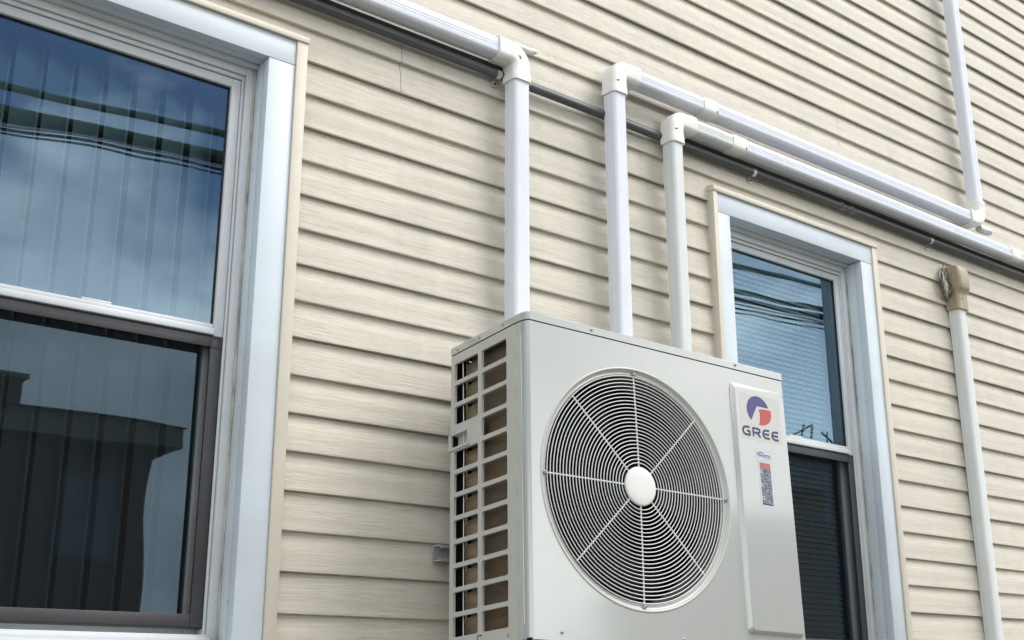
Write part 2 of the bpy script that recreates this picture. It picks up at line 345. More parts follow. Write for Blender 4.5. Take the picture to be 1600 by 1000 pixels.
# ------------------------------------------------------------------ ground and street (structure)
GZ = -3.32
g = MB(); g.box(-150, 150, -150, 120, GZ - 0.5, GZ); tag(g.build('ground', M['lawn']), kind='structure')
g = MB(); g.box(-60, 60, -3.6, -0.45, GZ + 0.004, GZ + 0.03); tag(g.build('driveway', M['concrete']), kind='structure')
g = MB(); g.box(-60, 60, -6.2, -4.6, GZ + 0.004, GZ + 0.03)
g.box(-60, 60, -15.6, -14.0, GZ + 0.004, GZ + 0.03); tag(g.build('pavement', M['concrete']), kind='structure')
g = MB(); g.box(-60, 60, -14.0 + 0.15, -6.35, GZ - 0.2, GZ + 0.008); tag(g.build('road', M['asphalt']), kind='structure')
g = MB(); g.box(-60, 60, -6.35, -6.2, GZ - 0.2, GZ + 0.14); g.box(-60, 60, -14.0, -13.85, GZ - 0.2, GZ + 0.14)
tag(g.build('kerb', M['concrete']), kind='structure')
g = MB()
for s_ in (-0.12, 0.06): g.box(-60, 60, -10.1 + s_, -10.0 + s_ , GZ + 0.010, GZ + 0.014)
tag(g.build('road_marking', M['paint']), kind='structure')

# ------------------------------------------------------------------ the house
S = 0.1016
X0, X1, ZB, ZT = -4.0, 9.0, GZ, 4.07
house = empty('house', (2.5, 3.0, GZ), 'cream vinyl sided house wall with two white double hung windows', 'house')
WIN = [(-0.530, 0.2555), (2.125, 2.911)]     # openings x range
WT, WB = -0.042, -1.600                       # opening top and bottom
# solid wall behind the siding, with the two openings
g = MB()
for a, b in ((X0, WIN[0][0] - 0.012), (WIN[0][1] + 0.012, WIN[1][0] - 0.012), (WIN[1][1] + 0.012, X1)): g.box(a, b, 0.0165, 0.15, ZB, ZT)
for a, b in WIN:
    g.box(a - 0.012, b + 0.012, 0.0165, 0.15, WT + 0.012, ZT); g.box(a - 0.012, b + 0.012, 0.0165, 0.15, ZB, WB - 0.02)
g.build('wall', M['sheath'], house)
g = MB(); g.box(X0, X0 + 0.15, 0.15, 6.0, ZB, ZT); g.box(X1 - 0.15, X1, 0.15, 6.0, ZB, ZT); g.box(X0, X1, 6.0, 6.15, ZB, ZT)
g.box(1.0, 1.1, 0.15, 6.0, -2.6, 0.6)
g.build('wall', M['room'], house)
g = MB(); g.box(X0, X1, 0.0165, 6.15, ZT + 0.002, ZT + 0.12); g.build('roof', M['roof'], house)
g = MB(); g.box(X0 + 0.15, X1 - 0.15, 0.15, 6.0, -2.6, -2.5); g.build('floor', M['room'], house)
g = MB(); g.box(X0 + 0.15, X1 - 0.15, 0.15, 6.0, 0.5, 0.6); g.build('ceiling', M['room'], house)

# siding: each panel carries two dutch-lap courses
def course_profile(last_bottom):
    # (z, y) from the drip edge upwards, y grows into the wall
    return [(0.0000, 0.0012), (0.0012, 0.0002), (0.0050, -0.0003), (0.0105, 0.0010), (0.030, 0.0020), (0.050, 0.0036), (0.0600, 0.0050), (0.0690, 0.0070), (0.079, 0.0096), (0.089, 0.0118), (S, 0.0132)]
PROF = [(0.006, 0.0086), (0.0, 0.0080)] + course_profile(True) + [(S + z, y) for z, y in [(0.0, 0.0130)] + course_profile(False)] + [(2 * S + 0.012, 0.0146)]
def clip_prof(lo, hi):
    out = []
    for i in range(len(PROF) - 1):
        (z0, y0), (z1, y1) = PROF[i], PROF[i + 1]
        if z1 < z0 or z1 == z0:           # the small returns
            if lo <= min(z0, z1) and hi > max(z0, z1): out.append((z0, y0))
            continue
        if z1 <= lo or z0 >= hi: continue
        if not out or z0 < lo: out.append((max(z0, lo), y0 + (y1 - y0) * (max(z0, lo) - z0) / max(1e-9, z1 - z0)))
        elif out[-1] != (z0, y0): out.append((z0, y0))
        if z1 >= hi:
            out.append((hi, y0 + (y1 - y0) * (hi - z0) / max(1e-9, z1 - z0))); break
    else: out.append(PROF[-1])
    return out
def wob(x, z): return 0.0011 * math.sin(1.7 * x + 3.1 * z) * math.sin(0.63 * x + 7.7 * z + 1) + 0.0004 * math.sin(6.1 * x + 19 * z)
def panel(x0, x1, zb, lo=-1.0, hi=9.0, proud=0.0):
    pr = clip_prof(lo, hi); n = max(1, int((x1 - x0) / 0.22)); rs = []
    sag = random.uniform(-0.0006, 0.0006)
    for i in range(n + 1):
        x = x0 + (x1 - x0) * i / n
        rs.append([(x, y - proud + wob(x, zb), zb + z + sag + 0.0005 * math.sin(x * 2.3 + zb * 9)) for z, y in pr])
    g = MB().rings(rs, closed=False, caps=False, smooth=True)
    o = g.build('siding_panel', M['siding'], house, fixn=False, sharp=28)
    for p_ in (): pass
    return o
rows = int((ZT - ZB) / (2 * S)) + 1
JL = [(WIN[0][0] - 0.108, WIN[0][1] + 0.108), (WIN[1][0] - 0.091, WIN[1][1] + 0.100)]
for r in range(-19, 17):
    zb = r * 2 * S
    if zb > ZT - 0.1 or zb + 2 * S < ZB: continue
    lo = ZB - zb if zb < ZB else -1.0; hi = 9.0 if zb + 2 * S < ZT else ZT - zb
    top = zb + 2 * S
    joints = [X0, random.choice((-2.3, -1.6, -3.1)), 5.4 + 0.4 * (r % 3), X1]
    if top <= WB - 0.09 or zb >= 0.058:                       # clear of the windows
        for k in range(3): panel(joints[k], joints[k + 1] + (0.03 if k < 2 else 0), zb, lo, hi, 0.0013 if k % 2 == 0 else 0)
        continue
    if r == 0:                                                # this row rides over both window heads; its joint shows
        xs = [(X0, JL[0][0], -1), (JL[0][0], JL[0][1], 0.052), (JL[0][1], 0.6970, -1)]
        panel(X0, JL[0][0], zb, -1, 9); panel(JL[0][0] - .001, JL[0][1], zb, 0.052, 9, 0.0013); panel(JL[0][1], 0.6975, zb, -1, 9, 0.0013)
        panel(0.6992, JL[1][0] + .001, zb, -1, 9, 0.0013); panel(JL[1][0], JL[1][1] + .001, zb, 0.052, 9); panel(JL[1][1], joints[2], zb, -1, 9)
        panel(joints[2] - 0.03, X1, zb, -1, 9, 0.0013)
        continue
    h2 = 9.0
    panel(X0, JL[0][0] + 0.01, zb, lo, hi); panel(JL[0][1] - 0.012, JL[1][0] + 0.012, zb, lo, hi)
    panel(JL[1][1] - 0.012, joints[2], zb, lo, hi, 0.0013); panel(joints[2] - 0.03, X1, zb, lo, hi)
    if zb < WB - 0.08 < top:                                  # under the sills
        for a, b in JL: panel(a, b, zb, lo, WB - 0.09 - zb)

for (xa, za), (xb, zb_) in (((2.866, 0.589), (2.873, 0.566)), ((2.862, 0.482), (2.873, 0.464))):
    MB().add([(xa, 0.0052, za), (xb, 0.0042, zb_), (xb + 0.0028, 0.0042, zb_), (xa + 0.0022, 0.0052, za)], [(0, 1, 2, 3)]).build('scratch', M['sheath'], house, fixn=False)
# windows
def window(xl, xr, left_cas, right_cas, jl, jr):
    zt, zb = WT, WB
    # main vinyl frame
    g = MB()
    fw = 0.026
    for a, b in ((xl, xl + fw), (xr - fw, xr)): g.box(a, b, 0.058, 0.15, zb, zt)
    g.box(xl + fw, xr - fw, 0.058, 0.15, zt - 0.034, zt); g.box(xl + fw, xr - fw, 0.052, 0.15, zb, zb + 0.022)
    w = g.build('window', M['vinyl'], house, bevel=0.002)
    OFF[w.name] = OFF[house.name]
    # stops and tracks inside the frame
    g = MB()
    for a, b in ((xl + fw + 0.002, xl + fw + 0.009), (xr - fw - 0.009, xr - fw - 0.002)): g.box(a, b, 0.066, 0.15, zb + 0.022, zt - 0.034)
    g.box(xl + fw + .01, xr - fw - .01, 0.064, 0.15, zt - 0.048, zt - 0.0365)
    g.build('frame_stop', M['vinyl'], w, bevel=0.0015)
    # upper sash
    a, b = xl + fw + 0.011, xr - fw - 0.011
    sw = 0.026
    g = MB(); g.box(a, a + sw, 0.068, 0.094, -0.832, zt - 0.051); g.box(b - sw, b, 0.068, 0.094, -0.832, zt - 0.051)
    g.box(a + sw, b - sw, 0.068, 0.094, zt - 0.076, zt - 0.051)
    g.build('sash_frame', M['vinyl'], w, bevel=0.002)
    g = MB(); g.box(a + sw, b - sw, 0.062, 0.094, -0.830, -0.8125); g.box(a + sw + .001, b - sw - .001, 0.070, 0.092, -0.811, -0.800)
    g.build('meeting_rail', M['vinyl'], w, bevel=0.002)
    g = MB()
    gx0, gx1, gz0, gz1 = a + sw, b - sw, -0.800, zt - 0.076
    t = 0.003
    g.box(gx0, gx0 + t, 0.077, 0.083, gz0, gz1); g.box(gx1 - t, gx1, 0.077, 0.083, gz0, gz1); g.box(gx0, gx1, 0.077, 0.083, gz1 - t, gz1)
    g.build('gasket', M['gasket'], w)
    g = MB().add([(gx0, 0.082, gz0), (gx1, 0.082, gz0), (gx1, 0.082, gz1), (gx0, 0.082, gz1)], [(0, 1, 2, 3)]); g.build('glass_pane', M['glass'], w, fixn=False)
    # sash lift on the rail
    lx = a + sw + 0.315
    g = MB().box(lx, lx + 0.075, 0.072, 0.076, -0.8002, -0.7935); g.build('sash_latch', M['vinyl'], w, bevel=0.002)
    # lower sash, further in
    g = MB(); g.box(a, a + 0.034, 0.100, 0.130, zb + 0.024, -0.80); g.box(b - 0.034, b, 0.100, 0.130, zb + 0.024, -0.80)
    g.box(a + 0.034, b - 0.034, 0.100, 0.130, -0.838, -0.80); g.box(a + 0.034, b - 0.034, 0.100, 0.130, zb + 0.024, zb + 0.060)
    g.build('sash_frame', M['vinyl'], w, bevel=0.002)
    g = MB().add([(a + .034, 0.112, zb + .06), (b - .034, 0.112, zb + .06), (b - .034, 0.112, -.838), (a + .034, 0.112, -.838)], [(0, 1, 2, 3)]); g.build('glass_pane', M['glass'], w, fixn=False)
    # insect screen: four bars, corner keys and the mesh
    sx0, sx1, sz0, sz1, fwid = xl + 0.0375, xr - 0.0375, -1.560, -0.8335, 0.030
    g = MB(); g.box(sx0, sx0 + fwid, 0.070, 0.080, sz0, sz1); g.box(sx1 - fwid, sx1, 0.070, 0.080, sz0, sz1)
    g.box(sx0 + fwid, sx1 - fwid, 0.0702, 0.080, sz1 - 0.028, sz1); g.box(sx0 + fwid, sx1 - fwid, 0.0702, 0.080, sz0, sz0 + fwid)
    g.build('screen_frame', M['screenframe'], w, bevel=0.0015)
    g = MB(); g.box(sx0 + fwid, sx1 - fwid, 0.0698, 0.072, sz1 - 0.010, sz1 - 0.007); g.build('screen_bead', M['screenframe'], w)
    for cx, cz in ((sx1 - fwid, sz1 - fwid), (sx1 - fwid, sz0), (sx0, sz1 - fwid), (sx0, sz0)):
        g = MB(); q = fwid
        g.box(cx + .001, cx + q - .001, 0.0682, 0.0699, cz + q - .004, cz + q - .001); g.box(cx + .001, cx + q - .001, 0.0682, 0.0699, cz + .001, cz + .004)
        g.box(cx + .001, cx + .004, 0.0682, 0.0699, cz + .004, cz + q - .004); g.box(cx + q - .004, cx + q - .001, 0.0682, 0.0699, cz + .004, cz + q - .004)
        g.build('corner_key', M['vinyl'] if False else M['screenframe'], w)
    g = MB().add([(sx0 + fwid, 0.0755, sz0 + fwid), (sx1 - fwid, 0.0755, sz0 + fwid), (sx1 - fwid, 0.0755, sz1 - .028), (sx0 + fwid, 0.0755, sz1 - .028)], [(0, 1, 2, 3)])
    g.build('insect_screen', M['screen'], w, fixn=False)
    g = MB(); g.box(sx1 + .0003, sx1 + .004, 0.0705, 0.09, sz0, sz1); g.box(sx0, sx1 + .004, 0.0705, 0.09, sz0 - .004, sz0 - .0003); g.box(sx0, sx1 + .004, 0.0705, 0.09, sz1 + .0003, sz1 + .0014)
    g.build('gasket', M['gasket'], w)
    # sill ledges of the frame
    g = MB(); g.box(xl + .026, xr - .026, 0.040, 0.057, zb + 0.002, zb + 0.016); g.box(xl, xr, 0.022, 0.0395, zb - 0.012, zb + 0.004)
    g.build('sill', M['vinyl'], w, bevel=0.002)
    # coil-wrapped casing: flat face + reveal, one piece per side
    cy0, cy1 = -0.020, 0.0575
    g = MB().box(xr, xr + right_cas, cy0, 0.0160, zb - 0.06, zt - 0.0012); g.box(xr, xr + 0.0115, 0.0160, cy1, zb - 0.02, zt - .0012); g.build('jamb_casing', M['casing'], w, bevel=0.0012)
    g = MB().box(xl - left_cas, xl, cy0, 0.0160, zb - 0.06, zt - 0.0012); g.box(xl - 0.0115, xl, 0.0160, cy1, zb - 0.02, zt - .0012); g.build('jamb_casing', M['casing'], w, bevel=0.0012)
    g = MB().box(xl - left_cas, xr + right_cas, cy0 - 0.0008, 0.0160, zt, zt + 0.074); g.box(xl - .011, xr + .011, 0.0160, cy1, zt, zt + 0.0115); g.build('head_casing', M['casing'], w, bevel=0.0012)
    g = MB().box(xl + 0.0005, xr - 0.0005, cy0 + .002, 0.0205, zb - 0.06, zb - 0.013); g.build('sill_casing', M['casing'], w, bevel=0.0012)
    # second step of the reveal head (blind stop)
    g = MB().box(xl + .0005, xr - .0005, 0.040, 0.0572, zt - 0.012, zt - 0.0005); g.build('head_stop', M['vinyl'], w, bevel=0.001)
    # caulk beads
    for xx in (xl, xr):
        pts = []
        sgn = 1 if xx == xl else -1
        for k in range(26):
            z = zt - 0.01 - (zt - zb - 0.02) * k / 25
            pts.append((xx + sgn * (0.0015 + random.uniform(0, 0.002)), 0.0565 - random.uniform(0, 0.003), z))
        MB().tube(pts, [0.0022 + random.uniform(0, 0.0016) for _ in pts], 6).build('caulk_bead', M['caulk'], w)
    for nx, ny, nz in ((xr + 0.0003, 0.022, -0.14), (xr + 0.0003, 0.014, -0.62), (xr + 0.0003, 0.020, -1.02), (xr + 0.0003, 0.012, -1.50), (xr + 0.0003, 0.035, -0.36)):
        MB().lathe([(0.0, -0.0012), (0.0018, -0.0009), (0.0021, 0.0)], (nx, ny, nz), axis='x', n=8).build('nail', M['screw_slot'], w)
    for nx in (xr - 0.09, xr - 0.16, xr - 0.42): MB().lathe([(0.0, -0.001), (0.0018, -0.0008), (0.0021, 0.0)], (nx, 0.012, zt), axis='z', n=8).build('nail', M['screw_slot'], w)
    # J-channels around the casing
    jy = -0.0265
    g = MB().box(xr + right_cas + 0.0008, xr + right_cas + jr, jy, 0.016, zb - 0.07, zt + 0.084); g.build('side_channel', M['j'], w, bevel=0.0015)
    g = MB().box(xl - left_cas - jl, xl - left_cas - 0.0008, jy, 0.016, zb - 0.07, zt + 0.084); g.build('side_channel', M['j'], w, bevel=0.0015)
    # head channel: thin lip, sloping cap, deep return
    xa, xb = xl - left_cas - jl - 0.002, xr + right_cas + jr + 0.002
    z0 = zt + 0.0755
    pr = [(z0, 0.0155), (z0, jy - 0.004), (z0 + 0.016, jy - 0.0045), (z0 + 0.020, jy - 0.002), (z0 + 0.027, 0.004), (z0 + 0.028, 0.0155)]
    # side channels stop under it
    g = MB().rings([[(x, y, z) for z, y in pr] for x in (xa, xb)], smooth=False); g.build('head_channel', M['j'], w, bevel=0.0008)
    return w
# side channels end flush with the head channel's underside
wl_ = window(WIN[0][0], WIN[0][1], 0.080, 0.080, 0.034, 0.034)
wr_ = window(WIN[1][0], WIN[1][1], 0.068, 0.075, 0.022, 0.033)
tag(wl_, 'nearer window at the left edge, behind vertical blinds'); tag(wr_, 'farther window behind the outdoor unit, with horizontal blinds')

# ------------------------------------------------------------------ blinds inside the windows
vb = empty('vertical_blind', (-0.14, 0.19, -1.58), 'pale vertical slat blind hanging inside the left window', 'blind')
MB().box(-0.52, 0.25, 0.160, 0.20, -0.10, -0.05).build('headrail', M['blind'], vb, bevel=0.003)
base = None
for k in range(10):
    x = -0.347 + 0.0797 * (k - 2)
    ang = R(30 + random.uniform(-3, 3))
    if base is None:
        w_ = 0.089; pts = []
        for t_ in [i / 5 for i in range(6)]:
            pts.append((w_ * t_, 0.009 * math.sin(math.pi * t_)))
        bmv = MB()
        bmv.rings([[(a, -b, z) for a, b in pts] for z in (-1.58, -0.10)], closed=False, caps=False, smooth=True)
        me_o = bmv.build('slat', M['blind'], None, fixn=False)
        me_o.parent = vb; base = me_o; o = me_o
    else:
        o = base.copy(); col.objects.link(o); o.parent = vb
    o.location = Vector((x, 0.175, 0)) - vb.location; o.rotation_euler = (0, 0, ang)
    e = MB().tube([(0.0880, -0.0030, -1.575), (0.0880, -0.0030, -0.105)], 0.0034, 6).build('slat_edge_glint', M['blind_edge_glint'], None) if k == 0 else ebase.copy()
    if k == 0: ebase = e
    else: col.objects.link(e)
    e.parent = o
mb_ = empty('venetian_blind', (2.52, 0.17, -1.56), 'pale blue horizontal slat blind inside the right window', 'blind')
MB().box(2.16, 2.86, 0.150, 0.18, -0.12, -0.085).build('headrail', M['mini'], mb_, bevel=0.003)
pts = [(-0.0125, 0.0), (-0.006, 0.0016), (0.0, 0.0021), (0.006, 0.0016), (0.0125, 0.0)]
sl = MB().rings([[(x, a, b) for a, b in pts] for x in (-0.345, 0.345)], closed=False, caps=False, smooth=True).build('slat', M['mini'], None, fixn=False)
k = 0; z = -0.135
while z > -1.54:
    o = sl if k == 0 else sl.copy()
    if k: col.objects.link(o)
    o.parent = mb_; o.location = Vector((2.51, 0.165, z)) - mb_.location; o.rotation_euler = (R(54 + random.uniform(-2.5, 2.5)), 0, random.uniform(-.003, .003))
    z -= 0.0205; k += 1
for xx in (2.28, 2.72): MB().tube([(xx, 0.165, -0.10), (xx, 0.165, -1.55)], 0.0008, 5).build('cord', M['mini'], mb_)
MB().box(2.165, 2.855, 0.155, 0.175, -1.560, -1.548).build('bottom_rail', M['mini'], mb_, bevel=0.002)

# ------------------------------------------------------------------ line-set covers
def duct_profile(w=0.056, d=0.052, r=0.0125, grooves=True, lip=True):
    h = w / 2; pts = [(-h, 0.0)]
    if lip: pts += [(-h, 0.0120), (-h + 0.0012, 0.0125), (-h + 0.0012, 0.0140), (-h - 0.0004, 0.0145)]
    for k in range(7):
        a = R(180 - 90 * k / 6); pts.append((-h + r + r * math.cos(a), d - r + r * math.sin(a)))
    if grooves:
        for t0 in (-0.0045, 0.0045):
            pts += [(t0 - 0.0009, d), (t0 - 0.0005, d - 0.0013), (t0 + 0.0005, d - 0.0013), (t0 + 0.0009, d)]
    for k in range(7):
        a = R(90 - 90 * k / 6); pts.append((h - r + r * math.cos(a), d - r + r * math.sin(a)))
    if lip: pts += [(h + 0.0004, 0.0145), (h - 0.0012, 0.0140), (h - 0.0012, 0.0125), (h, 0.0120)]
    pts += [(h, 0.0)]
    return pts
def sweep(path, prof, name, material, parent, y0=-0.031, scales=None, bevel=0):
    """path in the wall plane (x, z); profile (across, outward)"""
    rs = []; n = len(path)
    for i, (x, z) in enumerate(path):
        a = path[max(0, i - 1)]; b = path[min(n - 1, i + 1)]
        t = Vector((b[0] - a[0], b[1] - a[1])).normalized(); ac = Vector((-t.y, t.x))
        s_ = scales[i] if scales else 1.0
        rs.append([(x + ac.x * p * s_, y0 - q * (1 + (s_ - 1) * 0.6), z + ac.y * p * s_) for p, q in prof])
    g = MB().rings(rs, smooth=True)
    return g.build(name, material, parent, sharp=32)
def elbow(cx, cz, d1, d2, parent, w=0.056, rr=0.048, arm=0.094, material=None):
    """d1, d2: unit directions from the corner toward the two arms"""
    prof = duct_profile(w + 0.011, 0.060, 0.017, grooves=False, lip=False)
    d1, d2 = Vector(d1), Vector(d2); c = Vector((cx, cz)); path = []; sc = []
    for t_ in (arm, arm - 0.003, arm - 0.022, arm - 0.028): path.append(c + d1 * t_); sc.append({arm: 1.045}.get(t_, 1.045 if t_ > arm - 0.023 else 1.0))
    cen = c + d1 * rr + d2 * rr
    for k in range(11):
        a = math.pi / 2 * k / 10
        path.append(cen - d2 * rr * math.cos(a) - d1 * rr * math.sin(a)); sc.append(1.0)
    for t_ in (arm - 0.028, arm - 0.022, arm - 0.003, arm): path.append(c + d2 * t_); sc.append(1.0 if t_ < arm - 0.023 else 1.045)
    e = sweep([(p.x, p.y) for p in path], prof, 'elbow', material or M['elbow'], parent, y0=-0.028, scales=sc)
    return e
def screw_slot(parent, x, z, y, ang=0.3, w=0.012):
    g = MB().box(-w / 2, w / 2, -0.001, 0.0008, -0.0018, 0.0018).tf(Matrix.Translation((x, y, z)) @ Matrix.Rotation(ang, 4, 'Y'))
    g.build('screw', M['screw_slot'], parent)
def coupling(x, z, d, parent, w=0.056, ln=0.075):
    prof = duct_profile(w + 0.008, 0.0575, 0.017, grooves=False, lip=False)
    d = Vector(d); c = Vector((x, z)); ps = [c - d * ln / 2, c - d * (ln / 2 - .002), c + d * (ln / 2 - .002), c + d * ln / 2]
    o = sweep([(p.x, p.y) for p in ps], prof, 'coupling', M['elbow'], parent, y0=-0.028, scales=[1.0, 1.01, 1.01, 1.0])
    return o
def straight(xa, za, xb, zb, parent, w=0.056, grooves=True, material=None, name='duct_section', wobv=0.0012, y0=-0.031):
    n = max(2, int(math.hypot(xb - xa, zb - za) / 0.25)); path = []
    ph = random.uniform(0, 6)
    for i in range(n + 1):
        t_ = i / n; dz = wobv * math.sin(ph + 5 * t_) ; dx = wobv * math.sin(ph + 4 * t_)
        if abs(xb - xa) > abs(zb - za): path.append((xa + (xb - xa) * t_, za + dz))
        else: path.append((xa + dx, za + (zb - za) * t_))
    return sweep(path, duct_profile(w, grooves=grooves), name, material or M['duct'], parent, y0=y0)
L_, R_, U_, D_ = (-1, 0), (1, 0), (0, 1), (0, -1)
BOT = -1.05
# 1: from the upper left, elbow, down behind the unit
YS = -0.0885
c1 = empty('line_cover', (1.0995, 0, BOT), 'wide white duct from the top left, turning down to the unit', 'pipe cover', 'white duct covers running to the outdoor unit')
straight(-3.6, 0.233, 1.0995 - 0.070, 0.233, c1, w=0.060); elbow(1.0995, 0.233, L_, D_, c1, w=0.061, rr=0.045); straight(1.0995, 0.233 - .07, 1.0995, BOT, c1, w=0.062, grooves=False)
screw_slot(c1, 1.086, 0.216, YS, 0.9)
# 2: middle riser, turning right, up the wall at the far right
c2 = empty('line_cover', (1.5285, 0, BOT), 'middle white duct riser, turning right and then up the far right wall', 'pipe cover', 'white duct covers running to the outdoor unit')
straight(1.5285, BOT, 1.5285, 0.330 - .07, c2, w=0.058, grooves=False); elbow(1.5285, 0.330, D_, R_, c2, w=0.058, rr=0.034)
straight(1.5285 + .07, 0.330, 3.781 - .07, 0.330, c2, w=0.056); coupling(1.985, 0.330, R_, c2, w=0.056)
elbow(3.781, 0.330, L_, U_, c2, w=0.058); straight(3.781, 0.330 + .07, 3.781, 3.9, c2, w=0.059)
screw_slot(c2, 1.513, 0.278, YS - .0005, -0.25); screw_slot(c2, 2.015, 0.314, YS + .0025, 1.2, 0.010)
# 3: right riser, turning right under number 2
c3 = empty('line_cover', (1.804, 0, BOT), 'weathered white duct, rightmost of three, turning right under the middle one', 'pipe cover', 'white duct covers running to the outdoor unit')
straight(1.804, BOT, 1.804, 0.2275 - .07, c3, w=0.053, grooves=False, material=M['duct_old']); elbow(1.804, 0.2275, D_, R_, c3, w=0.054, rr=0.034)
straight(1.804 + .07, 0.2275, 2.13, 0.2275, c3, material=M['duct_old'], w=0.055); coupling(2.135, 0.2275, R_, c3, w=0.055)
straight(2.14, 0.2275, 4.02, 0.2275, c3, w=0.056); coupling(4.04, 0.2275, R_, c3, w=0.056); straight(4.05, 0.2275, 8.4, 0.2275, c3, w=0.056)
screw_slot(c3, 1.790, 0.181, YS - .0005, -0.25); screw_slot(c3, 2.165, 0.212, YS + .0025, 1.2, 0.010)
# 4: lone downpipe at the right with tan cap
c4 = empty('line_cover', (3.577, 0, GZ), 'white vertical duct with a tan cap at its top, right of the right window', 'pipe cover')
straight(3.577, GZ + 0.05, 3.577, -0.10, c4, w=0.058, grooves=False, material=M['duct_old'], y0=-0.003)
# the tan cap: stacked sections, bulging, leaning in to the wall at the top
prof = duct_profile(0.078, 0.064, 0.013, grooves=False, lip=False)
secs = [(-0.128, 1.02, 0.98), (-0.120, 1.02, 0.98), (-0.090, 1.0, 0.97), (-0.068, 1.0, 0.98), (-0.052, 1.0, 1.0), (-0.040, 1.05, 1.20), (-0.034, 1.06, 1.25), (0.0, 1.06, 1.27), (0.035, 1.06, 1.25), (0.055, 1.03, 1.18), (0.066, 0.98, 1.05), (0.071, 0.86, 0.85)]
rs = [[(3.577 + p_ * a, -0.001 - q_ * b, z) for p_, q_ in prof] for z, a, b in secs]
MB().rings(rs, smooth=True).build('cap', M['tan'], c4, sharp=50)
screw_slot(c4, 3.568, -0.083, -0.063, -0.2, 0.016)
# frayed wires between cap and wall
cb = empty('cable_bundle', (3.50, 0, -0.09), 'frayed wires and foam poking out left of the tan duct cap', 'wires')
foam = MB()
for q in range(4):
    z0 = -0.055 + q * 0.032; pts = []
    for k in range(5): pts.append((3.525 + random.uniform(-.012, .006) - 0.008 * k / 4, -0.006 - 0.008 * k, z0 + random.uniform(-.02, .02)))
    foam.tube(pts, [random.uniform(0.005, 0.010) for _ in pts], 7)
foam.build('foam', M['foam'], cb)
for q in range(17):
    x0 = 3.548 + random.uniform(-.012, .006); z0 = random.uniform(-0.095, -0.01); ln = random.uniform(0.06, 0.11); bw = random.uniform(0.03, 0.072); yo = random.uniform(-0.012, -0.045); pts = []
    ph = random.uniform(0, 6)
    for k in range(12):
        t_ = k / 11; pts.append((x0 - bw * math.sin(math.pi * t_) + 0.003 * math.sin(9 * t_ + ph), -0.006 + yo * math.sin(math.pi * t_), z0 + t_ * ln + 0.004 * math.sin(7 * t_ + ph)))
    MB().tube(pts, random.uniform(0.0018, 0.0038), 6).build('wire', random.choice([M['wire_dark'], M['wire_dark'], M['wire_light'], M['wire_light'], M['foam']]), cb)
# stub pipe ends beside the elbows
for x, z, lb, m_, rr_ in ((1.118, 0.292, 'short white pipe end poking out right of the first duct elbow', M['elbow'], 0.0115), (3.850, 0.318, 'short grey pipe end poking out of the far right duct elbow', M['zinc'], 0.017)):
    st = empty('pipe_stub', (x, -0.03, z), lb, 'pipe end')
    g = MB().tube([(x - 0.02, -0.03, z), (x + 0.050, -0.030, z), (x + 0.068, -0.032, z + .002)], rr_, 12); g.build('sleeve', m_, st)
    MB().tube([(x + 0.060, -0.031, z + .001), (x + 0.078, -0.033, z + .004)], rr_ * 0.62, 10).build('inner_pipe', M['zinc'], st)

# ------------------------------------------------------------------ grey conduit along the wall
cd = empty('electrical_conduit', (1.2, -0.022, 0.168), 'long dark grey metal conduit running under the white ducts across the wall', 'conduit')
def cz(x): return 0.1675 + 0.0015 * math.sin(x * 1.3)
MB().tube([(x, -0.0215, cz(x)) for x in [-3.6 + 0.3 * k for k in range(41)]], 0.0150, 16).build('tube', M['conduit'], cd)
for xa, xb in ((2.795, 2.818), (2.862, 2.885)):
    MB().lathe([(0.0, xa), (0.0165, xa), (0.0178, xa + .003), (0.0178, xb - .003), (0.0165, xb), (0.0, xb)], (0, -0.0215, cz(2.83)), axis='x', n=6, smooth=False).build('coupling_nut', M['fitting'], cd)
MB().lathe([(0.0, 2.818), (0.0152, 2.818), (0.0152, 2.862), (0.0, 2.862)], (0, -0.0215, cz(2.83)), axis='x', n=16).build('coupling_sleeve', M['conduit'], cd)
for xs in (1.047, 2.27, 3.43, -1.2, 5.2):
    pts = []
    g = MB()
    ring = []
    for x_ in (xs - 0.008, xs + 0.008):
        r_ = []
        for rad in (0.0139, 0.0152):
            for a in ([R(200 - 220 * k / 12) for k in range(13)] if rad < 0.015 else [R(-20 + 220 * k / 12) for k in range(13)]):
                r_.append((x_, -0.0215 - rad * math.sin(a) if True else 0, cz(xs) + rad * math.cos(a)))
        ring.append(r_)
    g.rings(ring, smooth=False); g.box(xs - 0.008, xs + 0.008, -0.006, -0.004, cz(xs) - 0.036, cz(xs) - 0.013)
    stp = g.build('strap', M['zinc'], cd)
    MB().lathe([(0.0, -0.0035), (0.0045, -0.003), (0.0055, 0.0)], (xs, -0.0062, cz(xs) - 0.027), n=10).build('screw', M['screw_slot'], stp)

for xa, xb, lb in ((-3.6, 1.10, 'black strip added to darken the gap over the conduit, left of the first riser'), (1.80, 8.4, 'black strip added to darken the gap over the conduit, right of the risers')):  # added black strips stand in for the deep shade between ducts and conduit
    n_ = int((xb - xa) / 0.2)
    bc = MB().tube([(xa + (xb - xa) * k / n_, -0.0145 + random.uniform(-.0008, .0008), 0.1955 + 0.0015 * math.sin(xa + k)) for k in range(n_ + 1)], 0.0105, 10).build('black_line', M['gasket'])
    tag(bc, lb, 'cable')

